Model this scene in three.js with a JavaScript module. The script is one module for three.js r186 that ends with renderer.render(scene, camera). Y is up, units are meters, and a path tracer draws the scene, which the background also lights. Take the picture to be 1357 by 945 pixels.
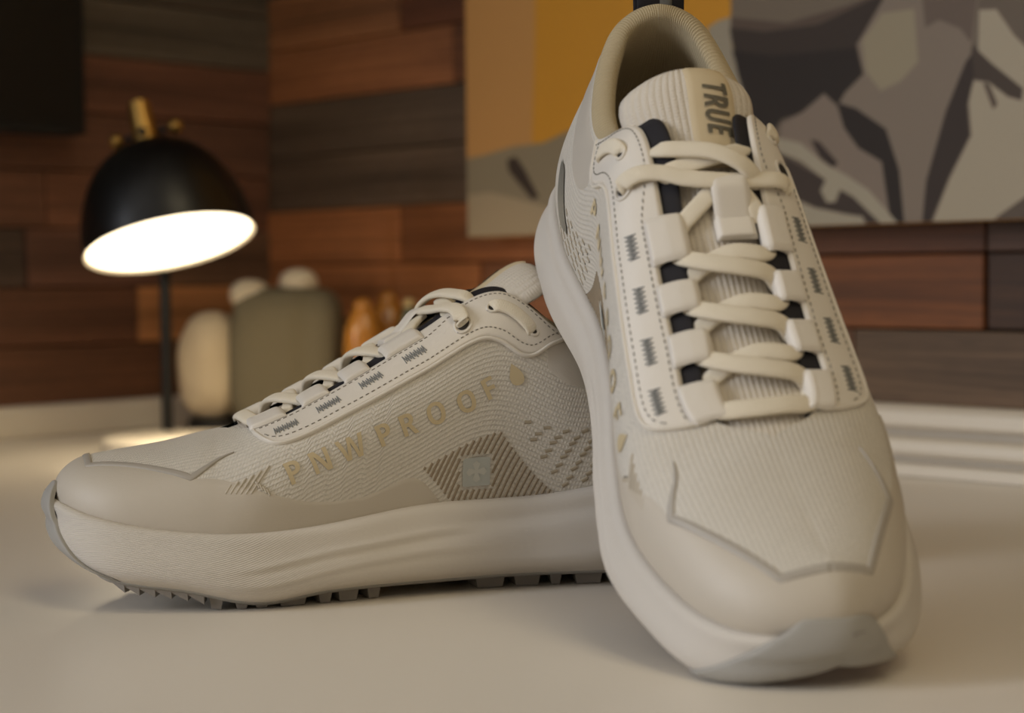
import * as THREE from 'three';
import { mergeGeometries } from 'three/addons/utils/BufferGeometryUtils.js';
import { RoundedBoxGeometry } from 'three/addons/geometries/RoundedBoxGeometry.js';
import { RectAreaLightUniformsLib } from 'three/addons/lights/RectAreaLightUniformsLib.js';
import { FontLoader } from 'three/addons/loaders/FontLoader.js';

// ---------- camera, lights, exposure ----------
RectAreaLightUniformsLib.init();
const scene = new THREE.Scene();
scene.background = new THREE.Color(0x0b0a09);
const F = 2276.16, camera = new THREE.PerspectiveCamera(2 * Math.atan(472.5 / F) * 180 / Math.PI, 1357 / 945, 0.02, 20);
camera.position.set(0, 0.1327, 0);
camera.rotation.set(-0.04634, 0, -0.00901);
camera.filmGauge = 35; camera.focus = 0.71; camera.userData.fStop = 7;
scene.add(camera);
const renderer = new THREE.WebGLRenderer({ antialias: true });
renderer.toneMapping = THREE.LinearToneMapping;
renderer.toneMappingExposure = 0.95;
renderer.shadowMap.enabled = true;
const KEY = 10.6, CEIL1 = 2.7, CEIL2 = 2.1, LAMP = 0.3, LAMP_GLOW = 4.5;   // unseen window, two unseen ceiling panels, desk lamp
const KEY_COLOR = new THREE.Color(0.96, 1.0, 1.09), C1_COLOR = new THREE.Color(1.12, 0.94, 0.62), C2_COLOR = new THREE.Color(1.12, 0.94, 0.62), LAMP_COLOR = new THREE.Color(1.0, 0.82, 0.55);

// the room's frame: x along the right wall, z along the left wall, from the corner behind the desk
const CORNER = new THREE.Vector3(-0.229, 0, -1.665), RA = new THREE.Vector3(0.707, 0, 0.707).normalize(), LA = new THREE.Vector3(-RA.z, 0, RA.x), TURN = Math.atan2(-RA.z, RA.x);
const FLOOR = -0.75, CEIL = 1.85, SR = 4.2, SL = 4.2;
const room = (r, y, l) => CORNER.clone().addScaledVector(RA, r).addScaledVector(LA, l).setY(y).toArray();
function areaLight(color, power, w, h, from, to) { const L = new THREE.RectAreaLight(color, power, w, h); L.position.set(...from); L.lookAt(...to); scene.add(L); }
const UNSEEN_WIN = [0.0, 0.72, 2.75], P1 = [2.0, CEIL, 0.8], P2 = [3.0, CEIL, 1.1];
areaLight(KEY_COLOR, KEY, 1.5, 1.2, room(0.07, UNSEEN_WIN[1], UNSEEN_WIN[2]), room(2, UNSEEN_WIN[1], UNSEEN_WIN[2]));       // unseen window, out of view, placed to light the shoes from the left
areaLight(C1_COLOR, CEIL1, 1.2, 0.6, room(P1[0], CEIL - 0.06, P1[2]), room(P1[0], 0, P1[2] + 0.001));   // unseen ceiling panels, out of view, placed to light desk and shoes from above
areaLight(C2_COLOR, CEIL2, 1.2, 0.6, room(P2[0], CEIL - 0.06, P2[2]), room(P2[0], 0, P2[2] + 0.001));

// ---------- helpers ----------
let seed = 7; const rnd = () => (seed = (seed * 16807) % 2147483647) / 2147483647;
const names = {};
function numbered(n) { const k = names[n] = (names[n] ?? -1) + 1; return k ? `${n}_${String(k).padStart(3, '0')}` : n; }
function thing(name, label, category, pos = [0, 0, 0], group) {
  const o = new THREE.Group(); o.name = numbered(name); o.position.set(...pos); scene.add(o);
  o.userData = { label, category }; if (group) o.userData.group = group;
  return o;
}
function part(name, geo, mat, parent, label) {
  const m = new THREE.Mesh(geo, mat); m.name = name; m.castShadow = m.receiveShadow = true; parent.add(m);
  if (label) m.userData.label = label;
  return m;
}
function struct(name, geo, mat, pos = [0, 0, 0]) { const m = part(name, geo, mat, scene); m.position.set(...pos); m.userData.kind = 'structure'; return m; }
const hash = (x, y) => { const s = Math.sin(x * 127.1 + y * 311.7) * 43758.5453; return s - Math.floor(s); };
function vnoise(x, y, px, py) {                     // periodic value noise
  const xi = Math.floor(x), yi = Math.floor(y), u = x - xi, v = y - yi, w = (a) => a * a * (3 - 2 * a);
  const h = (i, j) => hash(((i % px) + px) % px, ((j % py) + py) % py);
  const a = h(xi, yi) + (h(xi + 1, yi) - h(xi, yi)) * w(u), b = h(xi, yi + 1) + (h(xi + 1, yi + 1) - h(xi, yi + 1)) * w(u);
  return a + (b - a) * w(v);
}
function dataTex(w, h, fn, srgb, rx = 1, ry = 1) {  // fn(u, v) returns a grey value or [r, g, b] in 0..1
  const d = new Uint8Array(w * h * 4);
  for (let j = 0; j < h; j++) for (let i = 0; i < w; i++) {
    const c = fn((i + 0.5) / w, (j + 0.5) / h), k = (j * w + i) * 4, a = Array.isArray(c) ? c : [c, c, c];
    for (let q = 0; q < 3; q++) d[k + q] = Math.max(0, Math.min(255, Math.round(a[q] * 255)));
    d[k + 3] = 255;
  }
  const t = new THREE.DataTexture(d, w, h); t.wrapS = t.wrapT = THREE.RepeatWrapping; t.magFilter = THREE.LinearFilter; t.minFilter = THREE.LinearFilter;
  if (srgb) t.colorSpace = THREE.SRGBColorSpace;
  t.repeat.set(rx, ry); t.needsUpdate = true; return t;
}
const std = (o) => new THREE.MeshPhysicalMaterial(o);
// ---------- shoe shape: pure functions of (side, t, v); metres, right foot, toe +x, lateral +z ----------
const mix = (a, b, k) => a + (b - a) * k;
const clamp = (x, a, b) => Math.max(a, Math.min(b, x));
function keyed(rows, t) {                       // Catmull-Rom through rows [t, a, b, ...]
  let i = 0; const n = rows.length;
  while (i < n - 2 && rows[i + 1][0] < t) i++;
  const p1 = rows[i], p2 = rows[i + 1], p0 = rows[Math.max(0, i - 1)], p3 = rows[Math.min(n - 1, i + 2)];
  const d = p2[0] - p1[0], u = clamp((t - p1[0]) / d, 0, 1), u2 = u * u, u3 = u2 * u, out = [];
  for (let c = 1; c < p1.length; c++) {
    const m1 = i > 0 ? (p2[c] - p0[c]) / (p2[0] - p0[0]) : (p2[c] - p1[c]) / d, m2 = i < n - 2 ? (p3[c] - p1[c]) / (p3[0] - p1[0]) : (p2[c] - p1[c]) / d;
    out.push((2 * u3 - 3 * u2 + 1) * p1[c] + (u3 - 2 * u2 + u) * d * m1 + (-2 * u3 + 3 * u2) * p2[c] + (u3 - u2) * d * m2);
  }
  return out;
}
function makeShape(P) {
  const lat = P.lat, med = P.med;               // [x, z] from heel centre to toe tip, exclusive of the shared ends
  const loop = [P.heel, ...lat, P.toe, ...med.slice().reverse()];
  const N = loop.length, iToe = lat.length + 1;
  const at = (i) => loop[(i + N) % N];
  const fine = [];
  for (let i = 0; i < N; i++) for (let k = 0; k < 24; k++) {
    const u = k / 24, p0 = at(i - 1), p1 = at(i), p2 = at(i + 1), p3 = at(i + 2), o = [];
    for (let c = 0; c < 2; c++) {
      const a0 = Math.sqrt(Math.hypot(p1[0] - p0[0], p1[1] - p0[1])), a1 = Math.sqrt(Math.hypot(p2[0] - p1[0], p2[1] - p1[1])), a2 = Math.sqrt(Math.hypot(p3[0] - p2[0], p3[1] - p2[1]));
      const m1 = ((p1[c] - p0[c]) / a0 - (p2[c] - p0[c]) / (a0 + a1) + (p2[c] - p1[c]) / a1) * a1, m2 = ((p2[c] - p1[c]) / a1 - (p3[c] - p1[c]) / (a1 + a2) + (p3[c] - p2[c]) / a2) * a1;
      const u2 = u * u, u3 = u2 * u;
      o.push((2 * u3 - 3 * u2 + 1) * p1[c] + (u3 - 2 * u2 + u) * m1 + (-2 * u3 + 3 * u2) * p2[c] + (u3 - u2) * m2);
    }
    fine.push(o);
  }
  const halfL = fine.slice(0, iToe * 24 + 1), halfM = [fine[0], ...fine.slice(iToe * 24).reverse()];
  const resample = (h) => {
    const L = [0]; for (let i = 1; i < h.length; i++) L.push(L[i - 1] + Math.hypot(h[i][0] - h[i - 1][0], h[i][1] - h[i - 1][1]));
    const tot = L[L.length - 1], out = []; let j = 0;
    for (let k = 0; k <= 400; k++) { const s = tot * k / 400; while (j < h.length - 2 && L[j + 1] < s) j++; const u = (s - L[j]) / (L[j + 1] - L[j]); out.push([mix(h[j][0], h[j + 1][0], u), mix(h[j][1], h[j + 1][1], u)]); }
    out.length_m = tot; return out;
  };
  const RL = resample(halfL), RM = resample(halfM);
  function outline(side, t) {                   // [x, z, nx, nz]
    const R = side > 0 ? RL : RM, f = clamp(t, 0, 1) * 400, i = Math.min(399, Math.floor(f)), u = f - i;
    const a = R[i], b = R[i + 1];
    const tan = (q) => { const i0 = Math.max(0, q - 1), i1 = Math.min(400, q + 1); if (q === 0 || q === 400) return [0, q ? -1 : 1]; const d = [R[i1][0] - R[i0][0], (R[i1][1] - R[i0][1]) * side]; const l = Math.hypot(...d); return [d[0] / l, d[1] / l]; };
    const ta = tan(i), tb = tan(i + 1), tx = mix(ta[0], tb[0], u), tz = mix(ta[1], tb[1], u), l = Math.hypot(tx, tz);
    return [mix(a[0], b[0], u), mix(a[1], b[1], u), -tz / l, (tx / l) * side];
  }
  const topY = (x) => keyed(P.topY, x)[0], botY = (x) => keyed(P.botY, x)[0];
  function wall(side, t, u) {                   // midsole side wall, u 0 at the seam, 1 at the bottom edge
    const o = outline(side, t), yt = topY(o[0]), yb = botY(o[0]), toe = clamp((t - 0.84) / 0.16, 0, 1) ** 2, heel = clamp((0.3 - t) / 0.3, 0, 1), W = P.wallP;
    const prof = keyed([[0, -0.0035], [0.06, -0.0012], [0.25, W[4] - 0.004 * toe], [0.6, W[0] * heel + W[5] * (1 - heel) - W[2] * 0.45 * toe], [0.85, W[1] * heel + W[5] * (1 - heel) - 0.002 - W[2] * 0.65 * toe], [1, -W[3] - W[2] * toe - 0.003 * heel]], u)[0];
    return [o[0] + o[2] * prof, mix(yt, yb, u), o[1] + o[3] * prof];
  }
  function bite(side, t) { const o = outline(side, t); const k = P.inset; return [o[0] - o[2] * k, topY(o[0]) - 0.002, o[1] - o[3] * k, o[2], o[3]]; }
  const top = (side, t) => { const r = keyed(side > 0 ? P.T : (P.Tm || P.T), t); return [r[0], r[1], spine(r[0]) + side * Math.max(0, r[2]), ...r.slice(3)]; };
  const spine = (x) => keyed(P.spine, x)[0];
  function upper(side, t, v) {
    const B = bite(side, t), T = top(side, t), h = T[1] - B[1];
    let nx = B[3], nz = B[4];
    const c1 = [B[0] + nx * T[4], B[1] + h * T[3], B[2] + nz * T[4]];
    const c2 = [T[0] + nx * T[5], T[1] + T[6], T[2] + nz * T[5]];
    const w = 1 - v, a = w * w * w, b = 3 * w * w * v, c = 3 * w * v * v, d = v * v * v;
    return [a * B[0] + b * c1[0] + c * c2[0] + d * T[0], a * B[1] + b * c1[1] + c * c2[1] + d * T[1], a * B[2] + b * c1[2] + c * c2[2] + d * T[2]];
  }
  return { outline, wall, bite, top, upper, topY, botY, spine, RL, RM, P };
}
const SHAPE = {
  heel: [0, 0],
  toe: [0.3022, -0.01],
  lat: [[0.005, 0.0235], [0.0222, 0.0423], [0.0604, 0.0475], [0.1108, 0.0405], [0.1511, 0.0421], [0.1914, 0.0476], [0.2267, 0.0492], [0.2569, 0.0425], [0.2821, 0.0312], [0.2962, 0.0158]],
  med: [[0.005, -0.0171], [0.0222, -0.0327], [0.0604, -0.0391], [0.1108, -0.0368], [0.1511, -0.0419], [0.1914, -0.0511], [0.2267, -0.0546], [0.2569, -0.0486], [0.2821, -0.0375], [0.2962, -0.0231]],
  topY: [[-0.0101, 0.0537], [0, 0.0527], [0.0504, 0.0477], [0.1007, 0.0401], [0.1511, 0.0385], [0.2015, 0.0325], [0.2317, 0.0314], [0.2619, 0.0338], [0.2871, 0.0386], [0.3022, 0.0436], [0.3123, 0.0466]],
  botY: [[-0.0101, 0.0199], [0, 0.0129], [0.0302, 0.0059], [0.0806, 0.0059], [0.141, 0.0057], [0.1914, 0.0054], [0.2216, 0.0025], [0.2519, 0.0084], [0.2821, 0.0132], [0.3022, 0.0242], [0.3123, 0.0302]],
  inset: 0.0049,
  wallP: [0.0093, 0.0003, 0.016, 0.0069, 0.0007, 0.0035],
  spine: [[0, -0.005], [0.1007, 0], [0.2015, -0.002], [0.3022, -0.01]],
  T: [[-0.1, 0.0223, 0.1213, -0.0189, 0.3736, 0.0042, 0.0023, -0.0203], [0, 0.0155, 0.1268, 0, 0.3722, 0.0051, -0.0002, -0.0203], [0.1, 0.0223, 0.1213, 0.0189, 0.3736, 0.0042, 0.0023, -0.0203], [0.2, 0.0465, 0.1097, 0.0293, 0.3834, 0.0035, 0.0065, -0.0199], [0.32, 0.083, 0.1065, 0.0318, 0.4542, 0.0042, 0.0113, -0.019], [0.42, 0.113, 0.1262, 0.02, 0.5216, 0.0047, 0.0199, -0.0104], [0.52, 0.1492, 0.1081, 0.0185, 0.5286, 0.0047, 0.0254, -0.0071], [0.62, 0.1894, 0.0855, 0.0188, 0.5724, 0.0044, 0.0266, -0.0062], [0.69, 0.2184, 0.0717, 0.0183, 0.6182, 0.0047, 0.0245, -0.0049], [0.74, 0.2299, 0.0698, 0, 0.6184, 0.0049, 0.0315, -0.0019], [0.82, 0.2477, 0.0654, 0, 0.6113, 0.0046, 0.0284, -0.0011], [0.9, 0.2644, 0.0627, 0, 0.6001, 0.0041, 0.0231, -0.0007], [1, 0.279, 0.0609, 0, 0.587, 0.0026, 0.0096, -0.0004]],
};
const SH = makeShape(SHAPE);
// ---------- room: two plank walls meet in a corner behind the desk ----------
function put(o, r, y, l, turn = 0) { o.position.set(...room(r, y, l)); o.rotation.y = TURN + turn; return o; }
const woodTex = [0, 1, 2].map((k) => dataTex(512, 128, (u, v) => {
  const g = vnoise(u * 3 + k * 5, v * 24 + 6 * vnoise(u * 2, v * 3, 2, 3), 3, 24), f = vnoise(u * 40, v * 128, 40, 128), c = vnoise(u * 2 + k, v * 2, 2, 2);
  const s = 0.74 + 0.26 * g + 0.14 * (f - 0.5) + 0.22 * (c - 0.5); return [s, s, s];
}, true, 1 / 0.5, 1 / 0.055));
const WOODS = {};
const wood = (hex, k) => WOODS[hex + k] ||= std({ color: hex, map: woodTex[k], roughness: 0.62 });
const paint = std({ color: 0xa39a8c, roughness: 0.9 }), ceilMat = std({ color: 0xc9c2b6, roughness: 0.95 }), floorMat = std({ color: 0x4a3a2c, roughness: 0.6 });
put(struct('floor', new THREE.BoxGeometry(SR + 0.4, 0.1, SL + 0.4), floorMat), SR / 2, FLOOR - 0.05, SL / 2);
put(struct('ceiling', new THREE.BoxGeometry(SR + 0.4, 0.1, SL + 0.4), ceilMat), SR / 2, CEIL + 0.05, SL / 2);
const wr = put(struct('wall_right', new THREE.BoxGeometry(SR + 0.4, CEIL - FLOOR, 0.2), std({ color: 0x1c130d, roughness: 0.9 })), SR / 2, (CEIL + FLOOR) / 2, -0.1);
const wl = put(struct('wall_left', new THREE.BoxGeometry(0.2, CEIL - FLOOR, SL + 0.4), std({ color: 0x1c130d, roughness: 0.9 })), -0.1, (CEIL + FLOOR) / 2, SL / 2);
put(struct('wall_back', new THREE.BoxGeometry(0.2, CEIL - FLOOR, SL + 0.4), paint), SR + 0.1, (CEIL + FLOOR) / 2, SL / 2);
put(struct('wall_front', new THREE.BoxGeometry(SR + 0.4, CEIL - FLOOR, 0.2), paint), SR / 2, (CEIL + FLOOR) / 2, SL + 0.1);
// planks, each a board of its own: rows of 55 mm from the trim up
const BROWN = [0x773c1b, 0x87481f, 0x643015, 0x915328, 0x6f3c1f], GREY = [0x56493e, 0x4d4036, 0x5f5245];
const plankGeo = {};
function plank(wall, along, len, y, onRight, hex) {
  const k = Math.round(len * 1000), g = plankGeo[k + (onRight ? 'r' : 'l')] ||= (() => { const b = new RoundedBoxGeometry(len - 0.0015, 0.0492, 0.012, 1, 0.0012), p = b.attributes.position, uv = b.attributes.uv; for (let i = 0; i < p.count; i++) uv.setXY(i, p.getX(i), p.getY(i)); if (!onRight) b.rotateY(Math.PI / 2); return b; })();
  const d = 0.005 + rnd() * 0.004, m = part('plank', g, wood(hex, Math.floor(rnd() * 3)), wall);
  if (onRight) m.position.set(along + len / 2 - SR / 2, y - (CEIL + FLOOR) / 2, 0.1 + d); else m.position.set(0.1 + d, y - (CEIL + FLOOR) / 2, along + len / 2 - SL / 2);
}
const TRIM = 0.0447, TRIM_LEFT = 0.0263, ROW = 0.0505;
// rows of [length, colour] from the corner outwards; further boards are drawn at random
const RIGHT = [[[0.42, 0xa26c46], [0.25, 0x80583c], [0.9, 0x7b6149]], [[0.30, 0xdc8e56], [0.25, 0xa86c46], [0.22, 0x8c5226], [0.6, 0x563a26]], [[0.20, 0xe09058], [0.30, 0xb87446], [0.27, 0x6a4026], [0.6, 0x5e4436]], [[0.40, 0x7b6552], [0.45, 0x7a4c30], [0.5, 0x6a5444]], [[0.42, 0x74604e], [0.5, 0x7c4e30], [0.4, 0x6a4028]], [[0.27, 0xb9784c], [0.5, 0x8a5838], [0.5, 0x7a4a2c]], [[0.20, 0xa87048], [0.4, 0x7c4a2e], [0.6, 0x80502f]]];
const LEFT = [[[0.30, 0x84573c], [0.5, 0x7a5038]], [[0.15, 0xd8945e], [0.5, 0x7f533b]], [[0.12, 0x86634a], [0.14, 0x765040], [0.4, 0x5a473c]], [[0.24, 0x8a5b43], [0.5, 0x80553f]], [[0.30, 0x7e5540], [0.4, 0x76503c]], [[0.32, 0x7f543f], [0.4, 0x76503c]], [[0.30, 0x6c6052], [0.4, 0x60554a]]];  // second row: board by the corner paler, lamp light painted into its colour
for (const [wall, rows, right] of [[wr, RIGHT, true], [wl, LEFT, false]]) for (let r = 0; r < 11; r++) {
  let x = right ? 0.0 : 0.012, list = rows[r] || [];
  for (let k = 0; x < (right ? 1.8 : 1.2); k++) { const [len, hex] = list[k] || [0.25 + 0.05 * Math.floor(rnd() * 6), (rnd() < 0.3 ? GREY : BROWN)[Math.floor(rnd() * 3)]]; plank(wall, x, len, (right ? TRIM : TRIM_LEFT) + ROW * (r + 0.5), right, hex); x += len; }
}
// white moulded trim where the walls meet the desk
const white = std({ color: 0xe6ddce, roughness: 0.45 });
const trimShape = new THREE.Shape([[0, 0], [0.044, 0], [0.044, 0.0075], [0.030, 0.0085], [0.030, 0.0115], [0.040, 0.0135], [0.042, 0.0165], [0.040, 0.0225], [0.036, 0.0245], [0.022, 0.0255], [0.022, 0.0295], [0.034, 0.0315], [0.036, 0.034], [0.033, 0.042], [0.026, 0.0455], [0, 0.046]].map((p) => new THREE.Vector2(...p)));
const trimGeo = (len) => new THREE.ExtrudeGeometry(trimShape, { depth: len, bevelEnabled: false });
put(struct('trim_1', trimGeo(2.4).scale(1, 0.972, 1).rotateY(-Math.PI / 2), white), 2.4, 0.0006, 0);   // along the right wall
const boardShape = new THREE.Shape([[0, 0], [0.024, 0], [0.025, 0.004], [0.025, 0.020], [0.023, 0.0245], [0.018, 0.0263], [0, 0.0263]].map((p) => new THREE.Vector2(...p)));
put(struct('trim_2', new THREE.ExtrudeGeometry(boardShape, { depth: 1.0, bevelEnabled: false }), white), 0, 0.0006, 0);                         // along the left wall
// unseen left-wall window and two ceiling panels, placed to light shoes and desk
{
  const w = put(struct('unseen_window_1', new THREE.BoxGeometry(0.02, 1.2, 1.5), std({ color: 0x111111, emissive: KEY_COLOR, emissiveIntensity: KEY * 0.3, roughness: 1 })), 0.012, UNSEEN_WIN[1], UNSEEN_WIN[2]);
  const fr = [[0.63, 0, 0.06, 1.62], [-0.63, 0, 0.06, 1.62], [0, 0.78, 1.2, 0.06], [0, -0.78, 1.2, 0.06], [0, 0, 1.2, 0.04]].map(([y, z, a, b]) => new THREE.BoxGeometry(0.05, a, b).translate(0.02, y, z));
  part('unseen_window_frame', mergeGeometries(fr), white, w);
  for (const [P, col, pw, label] of [[P1, C1_COLOR, CEIL1, 'unseen long white ceiling light panel above the desk, out of view'], [P2, C2_COLOR, CEIL2, 'unseen long white ceiling light panel further along the right wall, out of view']]) {
    const c = thing('unseen_ceiling_light', label, 'light', room(P[0], CEIL, P[2])); c.rotation.y = TURN;
    part('frame', new THREE.BoxGeometry(1.26, 0.04, 0.66).translate(0, -0.02, 0), white, c); part('diffuser', new THREE.BoxGeometry(1.2, 0.01, 0.6).translate(0, -0.042, 0), std({ color: 0x111111, emissive: col, emissiveIntensity: pw * 0.3 }), c);
  }
}
// ---------- desk ----------
{
  const d = thing('desk', 'glossy white desk top running along both walls under the shoes', 'desk', room(1.22, FLOOR, 0.455)); d.rotation.y = TURN;
  const top = std({ color: 0xe9e1d4, roughness: 0.33, bumpMap: dataTex(256, 256, (u, v) => vnoise(u * 60, v * 60, 60, 60), false, 4, 4), bumpScale: 0.00003 });
  part('desk_top', new RoundedBoxGeometry(2.43, 0.036, 0.90, 3, 0.004).translate(0, -FLOOR - 0.018, 0), top, d);
  for (const [x, z] of [[-1.15, 0.40], [1.15, 0.40], [1.15, -0.40], [-1.15, -0.40]]) part('leg', new RoundedBoxGeometry(0.05, -FLOOR - 0.036, 0.05, 2, 0.004).translate(x, (-FLOOR - 0.036) / 2, z), top, d);
}
// ---------- materials of the shoes; uv is in metres, so a repeat of 1 / size keeps real sizes ----------
const KN = 0.0168;                                   // knit tile: 8 ribs of 2.1 mm
const knitBump = dataTex(256, 256, (u, v) => {
  const r = v * 8, f = r - Math.floor(r), row = Math.floor(r), a = Math.abs(f - 0.5) * 2;
  const k = u * 12 + row * 0.5, g = k - Math.floor(k), leaf = Math.abs(g - 0.5 - (f - 0.5) * 0.5);
  return 0.15 + 0.5 * (1 - a * a) * (0.55 + 0.45 * Math.min(1, leaf * 3)) + 0.18 * vnoise(u * 64, v * 64, 64, 64);
}, false, 1 / KN, 1 / KN);
const knitColor = dataTex(256, 256, (u, v) => {
  const r = v * 8, f = r - Math.floor(r), a = Math.abs(f - 0.5) * 2, n = vnoise(u * 32, v * 32, 32, 32), s = 0.815 - 0.045 * a * a + 0.05 * (n - 0.5);
  return [s, s * 0.965, s * 0.90];
}, true, 1 / KN, 1 / KN);
const fineBump = dataTex(128, 128, (u, v) => 0.5 + 0.25 * Math.sin(u * Math.PI * 64) * Math.sin(v * Math.PI * 64) + 0.25 * (vnoise(u * 32, v * 32, 32, 32) - 0.5), false, 1 / 0.02, 1 / 0.02);
const ribBump = dataTex(256, 64, (u, v) => { const f = u * 8 - Math.floor(u * 8); return 0.2 + 0.55 * Math.sin(f * Math.PI) * (0.8 + 0.2 * Math.sin(v * Math.PI * 24)) + 0.12 * vnoise(u * 64, v * 32, 64, 32); }, false, 1 / 0.0176, 1 / 0.0176);
const laceBump = dataTex(128, 128, (u, v) => 0.5 + 0.3 * Math.sin((u * 14 + v * 2) * Math.PI * 2) * Math.sin((v * 8) * Math.PI * 2) + 0.2 * vnoise(u * 32, v * 32, 32, 32), false, 1 / 0.014, 1);
const leatherBump = dataTex(256, 256, (u, v) => 0.5 * vnoise(u * 40, v * 40, 40, 40) + 0.3 * vnoise(u * 90, v * 90, 90, 90), false, 1 / 0.03, 1 / 0.03);
const midBump = dataTex(2048, 256, (u, v) => {       // u spans 0.36 m of the side wall, v its height: moulded hatching at the forefoot, smooth behind
  const x = u * 0.36, y = v * 0.05, fade = Math.max(0, Math.min(1, (x - 0.205) / 0.05));
  return 0.5 + 0.3 * fade * Math.sin((x * 0.55 - y * 0.85) * Math.PI * 2 / 0.00125) + 0.1 * (vnoise(u * 300, v * 40, 300, 40) - 0.5);
}, false, 1 / 0.36, 1 / 0.05);
const M = {
  knit: std({ map: knitColor, bumpMap: knitBump, bumpScale: 0.00045, roughness: 0.85, sheen: 0.25, sheenRoughness: 0.5, sheenColor: new THREE.Color(0.9, 0.85, 0.78) }),
  film: std({ color: 0xc2b8a8, roughness: 0.5, bumpMap: fineBump, bumpScale: 0.0001 }),
  trim: std({ color: 0xa8a094, roughness: 0.45 }),
  ribs: std({ color: 0xbdb29f, roughness: 0.6 }),
  perf: std({ color: 0xa3967f, roughness: 0.8 }),
  mid: std({ color: 0xd0c8bc, roughness: 0.62, bumpMap: midBump, bumpScale: 0.0003 }),
  lug: std({ color: 0x8a837a, roughness: 0.7 }),  // darker than the outsole rubber, shade under the sole put into the colour
  rubber: std({ color: 0xa09c94, roughness: 0.6 }),
  rubberDark: std({ color: 0x6c6866, roughness: 0.7 }),
  stay: std({ color: 0xddd5c8, roughness: 0.48, bumpMap: leatherBump, bumpScale: 0.00006 }),
  pipe: std({ color: 0xdcd4c6, roughness: 0.45 }),
  thread: std({ color: 0x857e72, roughness: 0.8 }),
  threadGrey: std({ color: 0x80807c, roughness: 0.7 }),
  hole: std({ color: 0x2b2622, roughness: 0.9 }),  // dark tone for the shade inside the eyelets
  black: std({ color: 0x17141a, roughness: 0.75 }),
  lace: std({ color: 0xe0d5bf, roughness: 0.85, bumpMap: laceBump, bumpScale: 0.0002 }),
  tongue: std({ color: 0xd3c9b9, roughness: 0.9, bumpMap: ribBump, bumpScale: 0.0007 }),
  lining: std({ color: 0xb5a483, roughness: 0.95, bumpMap: ribBump, bumpScale: 0.0005 }),
  footbed: std({ color: 0x6b5a42, roughness: 0.95 }),
  label: std({ color: 0xccba98, roughness: 0.6 }),
  print: std({ color: 0x5f5848, roughness: 0.6 }),
  gold: std({ color: 0xc3b18c, roughness: 0.45 }),
  stripe: std({ color: 0x8e7e67, roughness: 0.7 }),
  logo: std({ color: 0xb0b2ab, roughness: 0.4 }),
  logoMark: std({ color: 0xbdbcb2, roughness: 0.4 }),
  panel: std({ color: 0xbfb6a8, roughness: 0.6, bumpMap: fineBump, bumpScale: 0.0001 }),
  reflect: std({ color: 0x77756c, roughness: 0.45, bumpMap: fineBump, bumpScale: 0.0003 }),
};
// ---------- mesh building on the shoe's surfaces ----------
const V = (a, b, k = 1) => [a[0] + b[0] * k, a[1] + b[1] * k, a[2] + b[2] * k];
const sub = (a, b) => [a[0] - b[0], a[1] - b[1], a[2] - b[2]], dot = (a, b) => a[0] * b[0] + a[1] * b[1] + a[2] * b[2];
const cross = (a, b) => [a[1] * b[2] - a[2] * b[1], a[2] * b[0] - a[0] * b[2], a[0] * b[1] - a[1] * b[0]];
const unit = (a) => { const l = Math.hypot(...a) || 1; return [a[0] / l, a[1] / l, a[2] / l]; };
const lerp3 = (a, b, k) => [mix(a[0], b[0], k), mix(a[1], b[1], k), mix(a[2], b[2], k)];
const smooth = (a, b, x) => { const u = clamp((x - a) / (b - a), 0, 1); return u * u * (3 - 2 * u); };
class Shell {                                        // collects grids of points into one smooth mesh
  constructor(mir, origin) { this.mir = mir; this.o = origin; this.p = []; this.uv = []; this.ix = []; }
  vert(q, uv) { this.p.push(q[0] - this.o[0], q[1] - this.o[1], (q[2] - this.o[2]) * this.mir); this.uv.push(uv[0], uv[1]); return this.p.length / 3 - 1; }
  tri(a, b, c) { if (this.mir > 0) this.ix.push(a, b, c); else this.ix.push(a, c, b); }
  grid(nu, nv, fn, uvf, flip = false, closeU = false) {
    const id = [];
    for (let i = 0; i <= nu; i++) for (let j = 0; j <= nv; j++) id.push(this.vert(fn(i / nu, j / nv), uvf ? uvf(i / nu, j / nv) : [i / nu, j / nv]));
    for (let i = 0; i < nu; i++) for (let j = 0; j < nv; j++) {
      const a = id[i * (nv + 1) + j], b = id[(i + 1) * (nv + 1) + j], c = id[(i + 1) * (nv + 1) + j + 1], d = id[i * (nv + 1) + j + 1];
      if (flip) { this.tri(a, c, b); this.tri(a, d, c); } else { this.tri(a, b, c); this.tri(a, c, d); }
    }
    return this;
  }
  geo(crease) {
    const g = new THREE.BufferGeometry(), n = this.p.length / 3, nor = new Float32Array(n * 3), acc = new Map();
    const key = (i) => Math.round(this.p[i * 3] * 4e4) + ',' + Math.round(this.p[i * 3 + 1] * 4e4) + ',' + Math.round(this.p[i * 3 + 2] * 4e4);
    const keys = Array.from({ length: n }, (_, i) => key(i));
    const P = (i) => [this.p[i * 3], this.p[i * 3 + 1], this.p[i * 3 + 2]];
    for (let k = 0; k < this.ix.length; k += 3) {
      const [a, b, c] = [this.ix[k], this.ix[k + 1], this.ix[k + 2]], f = cross(sub(P(b), P(a)), sub(P(c), P(a)));
      for (const i of [a, b, c]) { const s = acc.get(keys[i]) || [0, 0, 0]; s[0] += f[0]; s[1] += f[1]; s[2] += f[2]; acc.set(keys[i], s); }
    }
    for (let i = 0; i < n; i++) { const s = unit(acc.get(keys[i]) || [0, 1, 0]); nor.set(s, i * 3); }
    g.setAttribute('position', new THREE.Float32BufferAttribute(this.p, 3)); g.setAttribute('uv', new THREE.Float32BufferAttribute(this.uv, 2));
    g.setAttribute('normal', new THREE.BufferAttribute(nor, 3)); g.setIndex(this.ix);
    return g;
  }
}
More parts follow.
